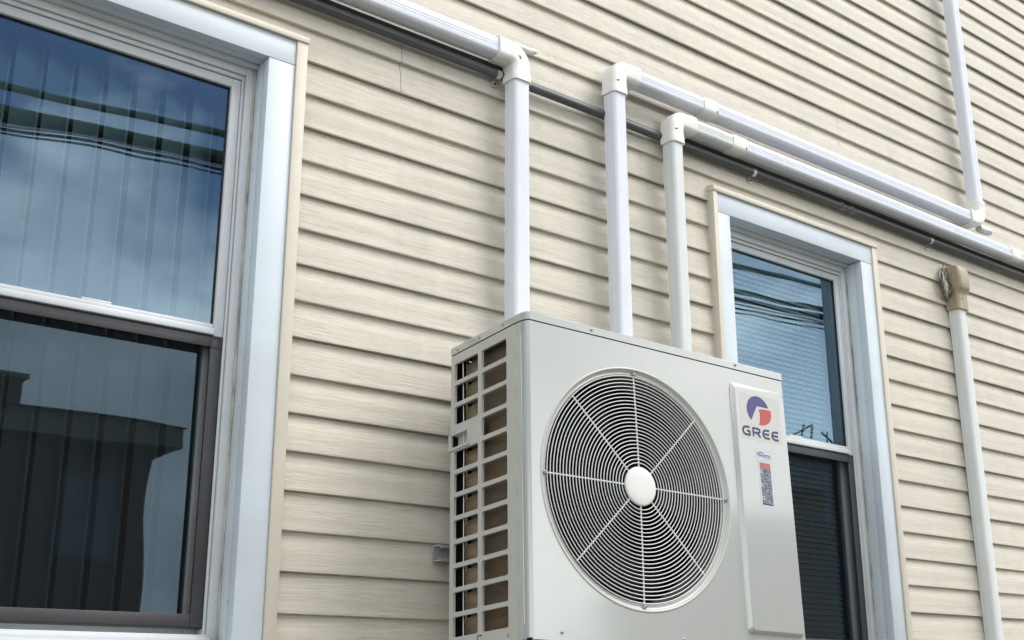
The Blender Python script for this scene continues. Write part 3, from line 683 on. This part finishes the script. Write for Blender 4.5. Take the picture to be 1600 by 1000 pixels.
# ------------------------------------------------------------------ outdoor unit
ARot = Matrix(((0.9972715034, 0.0631124417, 0.0382931864), (-0.0654111256, 0.9959252011, 0.0620836410), (-0.0342188992, -0.0644190464, 0.9973360785)))
AO = Vector((0.7998430, -0.4572, -0.7718800))
AM = Matrix.Translation(AO) @ ARot.to_4x4()
W, D, H = 0.9337, 0.353, 0.852
abase = Vector((W / 2, D / 2, -H))
ac = empty('air_conditioner', AM @ abase, 'light grey outdoor air conditioner with round fan grille hung on the wall', 'air conditioner')
ac.rotation_euler = ARot.to_euler(); OFF[ac.name] = abase
CHX, CHY = 0.0145, 0.050                      # chamfered front left corner
FC = (0.362, -0.4155); RO = 0.3195
# dark inner box
g = MB().box(0.010, W - 0.004, 0.13, D - 0.06, -0.83, -0.010)
# lid with skirt
CARC = [(CHX - CHX * math.cos(R(a)), CHY - CHY * math.sin(R(a))) for a in (0, 14, 28, 42, 56, 70, 90)]
def outline(e):
    return [(x - e * math.cos(R(a)), y - e * math.sin(R(a))) for (x, y), a in zip(CARC, (0, 14, 28, 42, 56, 70, 90))] + [(W + e, -e), (W + e, D + e), (-e, D + e)]
g = MB(); o1 = outline(0.0012); o2 = outline(-0.0025)
g.rings([[(x, y, -0.0226) for x, y in outline(-0.0005)], [(x, y, -0.0226) for x, y in o1], [(x, y, -0.0035) for x, y in o1], [(x, y, -0.0006) for x, y in outline(-0.0008)], [(x, y, 0.0) for x, y in outline(-0.006)]], smooth=True)
g.build('lid', M['ac'], ac, sharp=25)
g = MB(); g.rings([[(x, y, z) for x, y in outline(-0.0035)] for z in (-0.0275, -0.0222)], smooth=False); g.build('lid_seam', M['ac_in'], ac)
ZP0, ZP1 = -0.8215, -0.0256
# front panel with the round opening and wrapped edges
outer = [(CHX, ZP0), (W, ZP0), (W, ZP1), (CHX, ZP1)]
hole = [(FC[0] + RO * math.cos(2 * math.pi * k / 96), FC[1] + RO * math.sin(2 * math.pi * k / 96)) for k in range(96)]
v2, f2 = poly_with_holes(outer, [hole])
g = MB().add([(a, 0.0, b) for a, b in v2], f2)
g.add([(W, 0, ZP0), (W, 0, ZP1), (W, 0.02, ZP1), (W, 0.02, ZP0)], [(0, 1, 2, 3)])
g.build('front_panel', M['ac'], ac)
# rolled rim and bell mouth
g = MB().lathe([(0.3225, 0.0), (0.3215, -0.0016), (0.3190, -0.0024), (0.3165, -0.0014), (0.3150, 0.0022), (0.3105, 0.0062), (0.3070, 0.0066), (0.3045, 0.0050), (0.3020, 0.0062), (0.2990, 0.0120)], (FC[0], 0, FC[1]), n=120)
g.build('fan_shroud', M['ac_side'], ac, sharp=50)
MB().lathe([(0.2985, 0.0122), (0.2965, 0.0300), (0.2955, 0.0950)], (FC[0], 0, FC[1]), n=120).build('orifice', M['orifice'], ac, sharp=50)  # deeper part of the shroud, its shade put into a darker grey
# chamfered corner post with a pressed rib
ex = Vector((CHX, -CHY, 0)); exn = ex.normalized(); nrm = Vector((-CHY, -CHX, 0)).normalized()
def cp(t_, h_, z): return Vector((0, CHY, z)) + ex * t_ + nrm * h_
g = MB().rings([[(x, y, z) for x, y in CARC] for z in (ZP0, ZP1)], closed=False, caps=False, smooth=True)
g.build('corner_panel', M['ac'], ac, sharp=60)
g = MB(); secs = []
for z, s_ in [(-0.7905, 0.15), (-0.7885, 0.7), (-0.785, 1), (-0.060, 1), (-0.0565, 0.7), (-0.0545, 0.15)]:
    secs.append([cp(0.50 + 0.050 * s_ * a, 0.0046 + 0.0016 * s_ * b, z) for a, b in ((-1, -0.4), (-0.6, 0.7), (0, 1), (0.6, 0.7), (1, -0.4))])
g.rings(secs, smooth=True); g.build('pressed_rib', M['ac'], ac, sharp=80)
# right side and back, plain
g = MB().box(W - 0.0015, W - 0.0003, 0.02, D, ZP0, ZP1); g.box(0.64, W - 0.002, D - 0.0015, D, ZP0, ZP1)
g.build('side_panel', M['ac_side'], ac)
# left side louvre panel: two columns of twelve openings, one blanked by the handle
holes = []; PITCH = 0.0622; hh = 0.0505
zts = [-0.0522 - PITCH * k for k in range(12)]
for k, z in enumerate(zts):
    holes.append(('r', k, [(0.0845, 0.2005), (z - hh, z)]))
    if k != 3: holes.append(('l', k, [(0.2185, 0.3345), (z - hh, z)]))
HY0, HY1, HZ0, HZ1 = 0.2635, 0.345, -0.2900, -0.2560
hl = [rrect(a[0], a[1], b[0], b[1], 0.006) for _, _, (a, b) in holes]
hp = rrect(HY0, HY1, HZ0, HZ1, 0.004)
v2, f2 = poly_with_holes([(CHY, ZP0), (D, ZP0), (D, ZP1), (CHY, ZP1)], hl + [hp])
g = MB().add([(0.0, a, b) for a, b in v2], f2)
for lp in hl:
    n_ = len(lp); g.add([(0.0, a, b) for a, b in lp] + [(0.0075, a, b) for a, b in lp], [(i, (i + 1) % n_, (i + 1) % n_ + n_, i + n_) for i in range(n_)], True)
g.add([(0, D, ZP0), (0, D, ZP1), (0.03, D, ZP1), (0.03, D, ZP0)], [(0, 1, 2, 3)])
g.build('louvre_panel', M['ac_side'], ac, sharp=40)
# handle: raised lip round a scooped pocket
rim_o = rrect(HY0 - 0.007, HY1 + 0.013, HZ0 - 0.007, HZ1 + 0.005, 0.004); rim_i = rrect(HY0, HY1, HZ0, HZ1, 0.004)
deep = [(a * 0.92 + 0.024, b * 0.8 - 0.053) for a, b in rim_i]
g = MB().rings([[(0.0, a, b) for a, b in rim_o], [(-0.0045, a + (0.0008 if a < .3 else -.0008), b) for a, b in rim_o], [(-0.0045, a, b) for a, b in rim_i], [(0.004, a, b) for a, b in rim_i], [(0.016, a, b) for a, b in deep]], caps=False, smooth=True)
n_ = len(deep); g.add([(0.016, a, b) for a, b in deep], [tuple(range(n_))])
g.build('handle', M['ac_side'], ac, sharp=40)
# coil: L-shaped bank with rounded corner
def coil(name, x_in, th, y0, yr, xr_, m_, z0, z1):
    out = [(x_in, y0), (x_in, yr)]
    for k in range(1, 9):
        a = R(90 * k / 8); out.append((x_in + 0.035 - 0.035 * math.cos(a), yr + 0.035 * math.sin(a)))
    out.append((xr_, yr + 0.035))
    inn = [(x_in + th, y0), (x_in + th, yr)] + [(xr_, yr + 0.034 - th)]
    ring = out + inn[::-1]
    return MB().rings([[(x, y, z) for x, y in ring] for z in (z0, z1)], smooth=True).build(name, m_, ac, sharp=30)
coil('coil', 0.030, 0.016, 0.065, 0.284, 0.85, M['coil'], -0.815, -0.030)
for k, z in enumerate(zts):
    rr_ = rrect(0.245, 0.3185, z - 0.055, z - 0.0015, 0.020, 5)
    g = MB().rings([[(0.0300, a, b) for a, b in rr_], [(0.0262, a, b) for a, b in rr_], [(0.0250, 0.24 + (a - 0.24) * 0.97, z - 0.028 + (b - z + 0.028) * 0.9) for a, b in rr_]], smooth=True)
    g.build('coil_bend', M['coil_bend'], ac, sharp=50)
g = MB().box(0.0280, 0.034, 0.3192, 0.3205, -0.815, -0.030); g.build('coil_edge_highlight', M['coil_highlight'], ac)  # light strip painted in as the highlight on the coil's rounded edge
for yy in (0.305,):
    g = MB().tube([(0.012, yy + 0.006 * 1, -0.05), (0.012, yy, -0.3), (0.012, yy - .002, -0.815)], 0.0014, 6); g.build('guard_wire', M['hub'], ac)
# interior: floor, dark back liner, front liner round the fan chamber
g = MB(); g.box(0.004, W - 0.004, 0.002, D - 0.004, -0.826, -0.818); g.box(0.66, 0.664, 0.01, D - 0.005, -0.82, -0.03)
g.box(0.060, 0.66, 0.30 - 0.045, 0.30 - 0.043, -0.82, -0.03); g.box(0.060, 0.062, 0.06, 0.255, -0.82, -0.03)
g.box(0.050, W - .004, 0.349, 0.351, -0.82, -0.03); g.box(0.0005, 0.05, 0.340, 0.342, -0.82, -0.03)
g.build('chassis', M['ac_in'], ac)
# base pan and feet
g = MB(); g.rings([[(x, y, z) for x, y in outline(e)] for z, e in ((-0.8235, 0.0012), (-0.846, 0.0012), (-0.850, -0.003))], smooth=False); g.build('base_pan', M['ac_side'], ac, bevel=0.001)
g = MB(); g.rings([[(x, y, z) for x, y in outline(-0.0035)] for z in (-0.8235, -0.8200)], smooth=False); g.build('base_seam', M['ac_in'], ac)
for fx in (0.16, 0.74):
    g = MB().box(fx, fx + 0.06, 0.03, D - 0.02, -0.872, -0.850); g.build('foot', M['ac_side'], ac, bevel=0.003)
# raised service cover on the right
x0, x1, z0, z1 = 0.7150, 0.9255, -0.7680, -0.0650
rs = []
for e, y, r_ in ((0, 0.0006, 0.010), (0.0012, -0.002, 0.010), (0.007, -0.0105, 0.012), (0.0095, -0.012, 0.012)):
    rs.append([(a, y, b) for a, b in rrect(x0 + e, x1 - e * 0.6, z0 + e, z1 - e * 1.4, r_, 5)])
g = MB().rings(rs, caps=False, smooth=True); n_ = len(rs[0]); g.add(rs[-1], [tuple(range(n_))])
sc_ = g.build('service_cover', M['ac'], ac, sharp=60)
# grille: concentric rings, eight spokes, hub
NR = 25
for k in range(NR):
    r_ = 0.0620 + (0.2995 - 0.0620) * k / (NR - 1)
    yy = -0.0005 + 0.0035 * (r_ / 0.30) ** 2
    pts = [(FC[0] + r_ * math.cos(a), yy, FC[1] + r_ * math.sin(a)) for a in [2 * math.pi * q / 80 for q in range(80)]]
    MB().tube(pts, 0.00125, 6, loop=True).build('grille_ring', M['grille'], ac, fixn=False)
for k in range(8):
    a = R(45 * k) + random.uniform(-.008, .008)
    re = 0.312 if k % 2 == 0 else 0.300
    pts = [(FC[0] + r_ * math.cos(a), -0.0005 + 0.0035 * (r_ / 0.30) ** 2 + 0.0022, FC[1] + r_ * math.sin(a)) for r_ in (0.045, 0.13, 0.22, re)]
    MB().tube(pts, 0.0021, 6).build('spoke', M['grille'], ac)
    if k % 2 == 0:
        sx, sz = FC[0] + 0.3075 * math.cos(a), FC[1] + 0.3075 * math.sin(a)
        s1 = MB().lathe([(0.0, -0.0052), (0.0030, -0.0048), (0.0052, -0.0025), (0.0060, 0.0)], (sx, 0.003, sz), n=14).build('screw', M['screw'], ac)
        MB().box(sx - .0035, sx + .0035, -0.0032, -0.0020, sz - .0006, sz + .0006).build('slot', M['screw_slot'], s1)
MB().lathe([(0.0, -0.0055), (0.030, -0.0050), (0.0475, -0.0038), (0.0510, -0.0026), (0.0520, -0.0005), (0.0515, 0.0035), (0.0, 0.0035)], (FC[0], 0, FC[1]), n=48).build('grille_hub', M['hub'], ac, sharp=60)
# the fan itself
fan = MB().lathe([(0.0, 0.045), (0.05, 0.047), (0.068, 0.058), (0.070, 0.14), (0.0, 0.14)], (FC[0], 0, FC[1]), n=32).build('fan', M['fan'], ac, sharp=40)
for k in range(3):
    a0 = R(20 + 120 * k); rs = []
    for i in range(7):
        r_ = 0.066 + (0.283 - 0.066) * i / 6; rw = []
        for j in range(7):
            t_ = j / 6; aa = a0 + (t_ - 0.5) * R(78 - 10 * math.sin(i)) + 0.25 * (i / 6) ** 2
            rw.append((FC[0] + r_ * math.cos(aa), 0.062 + 0.075 * t_, FC[1] + r_ * math.sin(aa)))
        rs.append(rw)
    MB().rings(rs, closed=False, caps=False, smooth=True).build('fan_blade', M['fan'], fan, fixn=False)
# screws
def screw(x, y, z, ax, parent=ac, r_=0.0046):
    if ax == 'y': o = MB().lathe([(0.0, -0.0034), (r_ * .6, -0.0030), (r_, -0.0012), (r_, 0.0)], (x, y, z), n=12)
    else: o = MB().lathe([(0.0, -0.0034), (r_ * .6, -0.0030), (r_, -0.0012), (r_, 0.0)], (x, y, z), axis='x', n=12)
    s1 = o.build('screw', M['screw'], ac)
    if ax == 'y': MB().box(x - .0028, x + .0028, y - 0.0040, y - 0.0031, z - .0006, z + .0006).build('slot', M['screw_slot'], s1)
    else: MB().box(x - 0.0040, x - 0.0031, y - .0028, y + .0028, z - .0006, z + .0006).build('slot', M['screw_slot'], s1)
for x, z in ((0.216, -0.0105), (0.7443, -0.0095), (0.0951, -0.8016), (0.4843, -0.7960)): screw(x, -0.0012 if z > -0.1 else 0.0, z, 'y')
for y, z in ((0.3162, -0.0145), (0.2086, -0.0125), (0.0956, -0.0115), (0.0836, -0.8050)): screw(-0.0012 if z > -0.1 else 0.0, y, z, 'x', r_=0.0046 if y != 0.2086 else 0.003)
# notch in the louvre panel's lower flange
g = MB().box(-0.0008, 0.0004, 0.1996, 0.2196, -0.7955, -0.7925); g.box(-0.0008, 0.0004, 0.2180, 0.2200, -0.815, -0.7955); g.build('flange_notch', M['screw_slot'], ac)

# ---- markings on the service cover (drawn flat, just proud of it)
YC = -0.0120; SHX, SHZ = -0.0127, -0.0050
def flat(polys, name, m_, parent, y):
    g = MB()
    for pl in polys: g.add([(a, y, b) for a, b in pl], [tuple(range(len(pl)))])
    o = g.build(name, m_, parent, fixn=False)
    for p_ in o.data.polygons:
        if p_.normal.y > 0: p_.flip()
    return o
def sh(p_): return (p_[0] + SHX, p_[1] + SHZ)
plate = flat([rrect(0.7516 + SHX, 0.9150 + SHX, -0.2290, -0.0930, 0.004)], 'logo_plate', M['plate'], ac, YC - 0.0002)
cx, cz_ = 0.8235 + SHX, -0.1345 + SHZ; rx, rz = 0.0452, 0.0432
arc = [(cx + rx * math.cos(R(a)), cz_ + rz * math.sin(R(a))) for a in range(18, 232, 6)]
blue = arc + [sh((0.8080, -0.1450)), sh((0.8190, -0.1215)), sh((0.8380, -0.1200))]
tri = []
ctr = sh((0.8200, -0.1210))
tri = [[ctr, arc[i], arc[i + 1]] for i in range(len(arc) - 1)]
flat(tri, 'emblem_blue', M['blue'], plate, YC - 0.0005)
redp = [sh((0.8255, -0.1300)), sh((0.8480, -0.1265)), sh((0.8670, -0.1262)), sh((0.8755, -0.1275)), sh((0.8765, -0.1400)), sh((0.8735, -0.1530)), sh((0.8660, -0.1640)), sh((0.8545, -0.1715)), sh((0.8400, -0.1760)), sh((0.8240, -0.1765)), sh((0.8290, -0.1590)), sh((0.8305, -0.1430))]
ctr = sh((0.8500, -0.1470)); flat([[ctr, redp[i], redp[(i + 1) % len(redp)]] for i in range(len(redp))], 'emblem_red', M['red'], plate, YC - 0.0005)
# lettering drawn as strokes
def strokes(lines, th, name, m_, parent, y, ox, oz, sx, sz):
    """lines: lists of points in letter units; th in metres; round joints"""
    g = MB(); lay = 0
    for ln in lines:
        P = [Vector((ox + a * sx, oz + b * sz)) for a, b in ln]
        for i in range(len(P) - 1):
            d_ = (P[i + 1] - P[i]).normalized(); n_ = Vector((-d_.y, d_.x)) * th / 2
            yy = y - 0.00002 * (lay % 7); lay += 1
            q = [P[i] - n_, P[i + 1] - n_, P[i + 1] + n_, P[i] + n_]
            g.add([(a.x, yy, a.y) for a in q], [(0, 1, 2, 3)])
            if i > 0:
                yy = y - 0.00002 * (lay % 7) - 0.0002; lay += 1
                g.add([(P[i].x + th / 2 * math.cos(t_), yy, P[i].y + th / 2 * math.sin(t_)) for t_ in [2 * math.pi * k / 8 for k in range(8)]], [tuple(range(8))])
    o = g.build(name, m_, parent, fixn=False)
    for p_ in o.data.polygons:
        if p_.normal.y > 0: p_.flip()
    return o
Gl = [[(0.98, 0.98), (0.40, 0.98), (0.16, 0.85), (0.03, 0.55), (0.03, 0.42), (0.14, 0.14), (0.38, 0.02), (0.95, 0.02), (0.95, 0.48), (0.55, 0.48)]]
Rl = [[(0.08, -0.05), (0.08, 0.98), (0.70, 0.98), (0.92, 0.88), (0.94, 0.66), (0.80, 0.48), (0.10, 0.44)], [(0.55, 0.44), (0.98, -0.05)]]
El = [[(0.98, 0.98), (0.42, 0.98), (0.16, 0.85), (0.04, 0.60), (0.04, 0.38), (0.16, 0.13), (0.42, 0.02), (0.98, 0.02)], [(0.06, 0.50), (0.92, 0.50)]]
Zb, Hh = -0.2130 + SHZ, 0.0240
for nm, lt, xa, xb in (('letter', Gl, 0.7560, 0.7845), ('letter', Rl, 0.7945, 0.8255), ('letter', El, 0.8355, 0.8630), ('letter', El, 0.8720, 0.8995)):
    strokes(lt, 0.0066, nm, M['navy'], plate, YC - 0.0005, xa + SHX, Zb, xb - xa, Hh)
# INVERTER sticker
s1x0, s1x1, s1z0, s1z1 = 0.8030 + SHX, 0.8645 + SHX, -0.2820 + SHZ, -0.2520 + SHZ
st1 = flat([rrect(s1x0, s1x1, s1z0, s1z1, 0.001, 1)], 'sticker', M['sticker'], ac, YC - 0.0003)
def text(s, x, z, h, m_, parent, y, wscale=1.0):
    cu = bpy.data.curves.new('t', 'FONT'); cu.body = s; cu.size = h; cu.align_x = 'CENTER'; cu.align_y = 'CENTER'; cu.offset = h * 0.012
    ob = bpy.data.objects.new('t', cu); col.objects.link(ob); bpy.context.view_layer.update()
    me = bpy.data.meshes.new_from_object(ob.evaluated_get(bpy.context.evaluated_depsgraph_get()))
    vs = [(x + v.co.x * wscale, y, z + v.co.y) for v in me.vertices]; fs = [tuple(p_.vertices) for p_ in me.polygons]
    bpy.data.objects.remove(ob); bpy.data.curves.remove(cu)
    g = MB().add(vs, fs); o = g.build('lettering', m_, parent, fixn=False)
    for p_ in o.data.polygons:
        if p_.normal.y > 0: p_.flip()
    return o
text('INVERTER', (s1x0 + s1x1) / 2, (s1z0 + s1z1) / 2 - .0005, 0.0118, M['blue'], st1, YC - 0.0006, 0.90)
for a0, a1, rr_, cc in ((60, 175, 0.0135, (-0.012, -0.004)), (250, 340, 0.0150, (0.010, 0.006))):
    pts = [((s1x0 + s1x1) / 2 + cc[0] + rr_ * 1.3 * math.cos(R(a)), (s1z0 + s1z1) / 2 + cc[1] + rr_ * math.sin(R(a))) for a in range(a0, a1, 12)]
    strokes([pts], 0.0022 if a0 == 60 else 0.001, 'sticker_arc', M['blue'] if a0 == 60 else M['slight'], st1, YC - 0.0006, 0, 0, 1, 1)
# long warning sticker
wx0, wx1, wz0, wz1 = 0.8055 + SHX, 0.8595 + SHX, -0.4150 + SHZ, -0.2845 + SHZ
st2 = flat([rrect(wx0, wx1, wz0, wz1, 0.001, 1)], 'sticker', M['sticker'], ac, YC - 0.0003)
ax0, ax1, az0, az1 = wx0 + 0.006, wx1 - 0.006, wz0 + 0.006, wz1 - 0.003
flat([rrect(ax0, ax1, az1 - 0.017, az1, 0.0005, 1)], 'sticker_band', M['sred'], st2, YC - 0.0005)
flat([rrect(ax0, ax1, az0, az1 - 0.017, 0.0005, 1)], 'sticker_body', M['sgrey'], st2, YC - 0.0005)
flat([rrect(ax0 - .001, ax0 + 0.009, z_ - 0.005, z_ + 0.005, 0.0005, 1) for z_ in (az1 - 0.027, az1 - 0.064, az1 - 0.102)], 'sticker_symbol', M['sticker'], st2, YC - 0.0007)
flat([rrect(ax0 + .002, ax0 + 0.006, z_ - 0.003, z_ + 0.003, 0.0005, 1) for z_ in (az1 - 0.027, az1 - 0.064, az1 - 0.102)], 'sticker_symbol', M['sdark'], st2, YC - 0.0009)
pd, pl_ = [], []
z_ = az1 - 0.022
while z_ > az0 + 0.004:
    x_ = ax0 + 0.011
    while x_ < ax1 - 0.004:
        w_ = random.uniform(0.002, 0.006)
        (pd if random.random() < 0.55 else pl_).append([(x_, z_), (min(x_ + w_, ax1 - .001), z_), (min(x_ + w_, ax1 - .001), z_ + 0.0016), (x_, z_ + 0.0016)])
        x_ += w_ + random.uniform(0.001, 0.003)
    z_ -= 0.0034
for y_ in (az0 + .001,): pd.append([(ax0, y_), (ax1, y_), (ax1, y_ + .003), (ax0, y_ + .003)])
flat(pd, 'sticker_print', M['sdark'], st2, YC - 0.0007); flat(pl_, 'sticker_print', M['slight'], st2, YC - 0.0007)

# ------------------------------------------------------------------ bracket carrying the unit
br = empty('wall_bracket', (1.3, 0, -1.75), 'galvanised steel wall bracket behind and under the outdoor unit', 'bracket')
for zc in (-1.349, -1.98):
    prof = [(0.0, -0.0215), (-0.040, -0.0215), (-0.040, -0.0130), (-0.0375, -0.0130), (-0.0375, -0.0185), (-0.003, -0.0185), (-0.003, 0.0185), (-0.0375, 0.0185), (-0.0375, 0.0130), (-0.040, 0.0130), (-0.040, 0.0215), (0.0, 0.0215)]
    MB().rings([[(x, y, zc + z) for y, z in prof] for x in (0.842, 1.76)], smooth=False).build('strut_channel', M['zinc'], br)
for lx in (0.175, 0.755):
    # arm under the foot in the unit's own tilt, then a vertical leg against the wall and a brace
    p0 = AM @ Vector((lx + 0.015, 0.0, -0.873)); p1 = AM @ Vector((lx + 0.015, D, -0.873))
    dirn = (p1 - p0).normalized(); pe = p0 + dirn * ((-0.045 - p0.y) / dirn.y)
    def bar(a, b, w_, h_, nm):
        t_ = (b - a).normalized(); sx_ = Vector((1, 0, 0)); up = sx_.cross(t_).normalized()
        rs = [[c_ + sx_ * i * w_ / 2 + up * j * h_ for i, j in ((-1, -1), (1, -1), (1, 0), (-1, 0))] for c_ in (a, b)]
        g = MB().rings(rs, smooth=False); return g.build(nm, M['zinc'], br, bevel=0.002)
    sgn = 1
    upv = Vector((1, 0, 0)).cross(dirn); 
    bar(p0, pe, 0.035, 0.035 * (1 if upv.z > 0 else -1), 'arm')
    MB().box(pe.x - 0.018, pe.x + 0.018, -0.0445, -0.0405, -2.05, -1.31).build('leg', M['zinc'], br, bevel=0.001)
    bar(p0 + dirn * 0.08 - Vector((0, 0, 0.035)), Vector((pe.x, -0.047, -2.02)), 0.02, 0.004, 'brace')

# ------------------------------------------------------------------ across the street (seen only as reflections)
fh = empty('brick_house', (0.0, -16.5, GZ), 'dark brick house across the street with a tan fascia, seen reflected in the left window', 'house')
MB().box(-7.0, 6.5, -24.0, -16.0, GZ, 2.05).build('wall', M['brickwall'], fh)
MB().box(-7.3, 6.85, -24.3, -15.6, 2.05, 2.40).build('fascia', M['fascia'], fh)
MB().rings([[(-7.4, -24.4, 2.402), (-7.4, -15.5, 2.402), (-5.8, -18.5, 3.0), (-5.8, -21.4, 3.0)], [(6.9, -24.4, 2.402), (6.9, -15.5, 2.402), (5.5, -18.5, 3.0), (5.5, -21.4, 3.0)]], smooth=False).build('roof', M['roof'], fh)
ch = MB().box(3.9, 4.6, -17.6, -17.0, 2.5, 3.15).build('chimney', M['brickwall'], fh)
MB().box(3.82, 4.68, -17.68, -16.92, 3.15, 3.24).build('chimney_cap', M['fascia'], ch)
for wx in (-5.6, -2.8, 0.1, 3.0, 5.0):
    for wz in (-2.3, 0.15):
        f_ = MB(); a_, b_ = wx, wx + 1.05
        f_.box(a_, b_, -16.0, -15.93, wz + 1.42, wz + 1.5); f_.box(a_, b_, -16.0, -15.93, wz, wz + .08); f_.box(a_, a_ + .08, -16.0, -15.93, wz + .08, wz + 1.42); f_.box(b_ - .08, b_, -16.0, -15.93, wz + .08, wz + 1.42); f_.box(a_ + .08, b_ - .08, -16, -15.93, wz + .72, wz + .78)
        fo = f_.build('window', M['farframe'], fh)
        MB().box(a_ + .08, b_ - .08, -15.995, -15.96, wz + .08, wz + 1.42).build('pane', M['farglass'], fo)
f2h = empty('grey_house', (35, -27, GZ), 'dark three storey house farther along the street, raised to darken the right window reflection', 'house')  # height and dark walls shaped to darken the lower right pane's reflection
MB().box(24, 46, -32, -22.5, GZ, 4.6).build('wall', M['brickwall'], f2h)
MB().rings([[(23.5, -32.4, 4.6), (23.5, -22.1, 4.6), (23.5, -27, 7.1)], [(46.5, -32.4, 4.6), (46.5, -22.1, 4.6), (46.5, -27, 7.1)]], smooth=False).build('roof', M['roof'], f2h)
for wx in (25.5, 29.0, 32.6, 37.0, 41.0):
    for wz in (-2.2, 0.3, 2.6): MB().box(wx, wx + 1.1, -22.5, -22.45, wz, wz + 1.4).build('window', M['farglass'], f2h)
for ax_, h_, ln_, tl in ((37.4, 8.45, 0.95, 0.12), (38.9, 8.25, 0.7, -0.2)):
    an = empty('roof_antenna', (ax_, -27, 7.05), 'small aerial with slanting rods on the far roof' if tl > 0 else 'small bent aerial, right of the other aerial on the far roof', 'aerial', 'aerials on the far roof')
    MB().tube([(ax_, -27, 7.0), (ax_ + 0.02, -27, h_)], 0.035, 6).build('mast', M['cable'], an)
    MB().tube([(ax_ - ln_ / 2, -27, h_ - 0.25 - tl), (ax_ + ln_ / 2, -27, h_ - 0.15 + tl)], 0.04, 6).build('rod', M['cable'], an)
    MB().tube([(ax_ + ln_ / 2, -27, h_ - 0.15 + tl), (ax_ + ln_ / 2 + .08, -27, h_ - 0.5)], 0.04, 6).build('rod', M['cable'], an)
# overhead cables and their poles
def cable(pts, r_, lb, m_, grp='overhead cables along the street'):
    xs = [p_[0] for p_ in pts]; out = []
    for i in range(len(pts) - 1):
        for k in range(8):
            t_ = k / 8; out.append((pts[i][0] + (pts[i + 1][0] - pts[i][0]) * t_, pts[i][1], pts[i][2] + (pts[i + 1][2] - pts[i][2]) * t_))
    out.append(pts[-1])
    xc = sum(xs) / len(xs)
    o = MB().tube(out, r_, 8).build('overhead_cable', m_); return tag(o, lb, 'cable', grp)
Y = -9.0
def run(z1, z2, z3, z4): return [(-22, Y, z1 - 0.9), (-8, Y, z1 - 0.62), (1.74, Y, z1), (4.24, Y, z2), (12.8, Y, z3), (15.1, Y, z4), (21.4, Y, z4 + 0.35)]
cable(run(4.17, 4.38, 4.66, 4.83), 0.044, 'topmost thick green cable over the street, reflected in both windows', M['cable_green'])
cable(run(3.93, 4.115, 4.27, 4.36), 0.046, 'second thick green cable from the top over the street', M['cable_green'])
cable(run(3.855, 4.045, 4.12, 4.24), 0.046, 'thick black cable just under the two green ones', M['cable'])
cable(run(3.745, 3.945, 3.95, 4.13), 0.018, 'thin black cable below the thick black one', M['cable'])
cable(run(3.70, 3.885, 3.88, 4.05), 0.012, 'lowest thin dark cable over the street', M['cable'])
cable(run(3.79, 3.99, 4.03, 4.17), 0.014, 'thin grey cable squeezed between the black ones', M['wire_light'])
for px, py, lb, hz in ((-22.0, -9.2, 'wooden utility pole far left along the street behind the viewer', 6.5), (21.5, -9.2, 'wooden utility pole far right along the street behind the viewer', 6.5)):
    po = empty('utility_pole', (px, py, GZ), lb, 'utility pole', 'utility poles')
    MB().tube([(px, py, GZ), (px, py, (GZ + hz) / 2), (px, py, hz)], [0.15, 0.13, 0.10] if py > -15 else [0.07, 0.06, 0.045], 10).build('shaft', M['pole'], po)
    if px != 36.1:
        MB().box(px - 0.50, px + 0.50, py + 0.1, py + 0.16, hz - 0.46, hz - 0.38).build('crossarm', M['pole'], po)
        for q in (-0.45, 0.0, 0.45): MB().lathe([(0, 0), (0.02, 0.0), (0.03, 0.03), (0.02, 0.07), (0, 0.10)], (px + q, py + 0.15, hz - 0.38), axis='z', n=8).build('insulator', M['cable'], po)
    else: MB().tube([(px, py, hz - 0.1), (px - 0.4, py, hz - .25), (px - .5, py, hz - .6)], 0.05, 8).build('lamp_arm', M['pole'], po)
# a street tree or two so the reflected skyline is not bare
def tree(px, py, h, lb):
    t = empty('street_tree', (px, py, GZ), lb, 'tree', 'street trees')
    MB().tube([(px, py, GZ), (px + .1, py, GZ + h * .3), (px - .05, py, GZ + h * .6)], [0.2, 0.15, 0.08], 8).build('trunk', M['bark'], t)
    g = MB(); rnd = random.Random(int(px * 10))
    for _ in range(60):
        c_ = Vector((px + rnd.gauss(0, h * .14), py + rnd.gauss(0, h * .14), GZ + h * .68 + rnd.gauss(0, h * .13)))
        for _2 in range(26):
            p_ = c_ + Vector((rnd.gauss(0, .28), rnd.gauss(0, .28), rnd.gauss(0, .24))); s_ = 0.10
            a_ = Vector((rnd.uniform(-1, 1), rnd.uniform(-1, 1), rnd.uniform(-1, 1))).normalized(); b_ = a_.orthogonal().normalized()
            g.add([p_ - a_ * s_, p_ + b_ * s_ * .6, p_ + a_ * s_, p_ - b_ * s_ * .6], [(0, 1, 2, 3)])
    g.build('crown', M['leaf'], t, fixn=False)
tree(14.5, -19.5, 5.2, 'leafy street tree between the two far houses'); tree(46.0, -20.5, 5.0, 'leafy street tree at the right end of the far pavement')
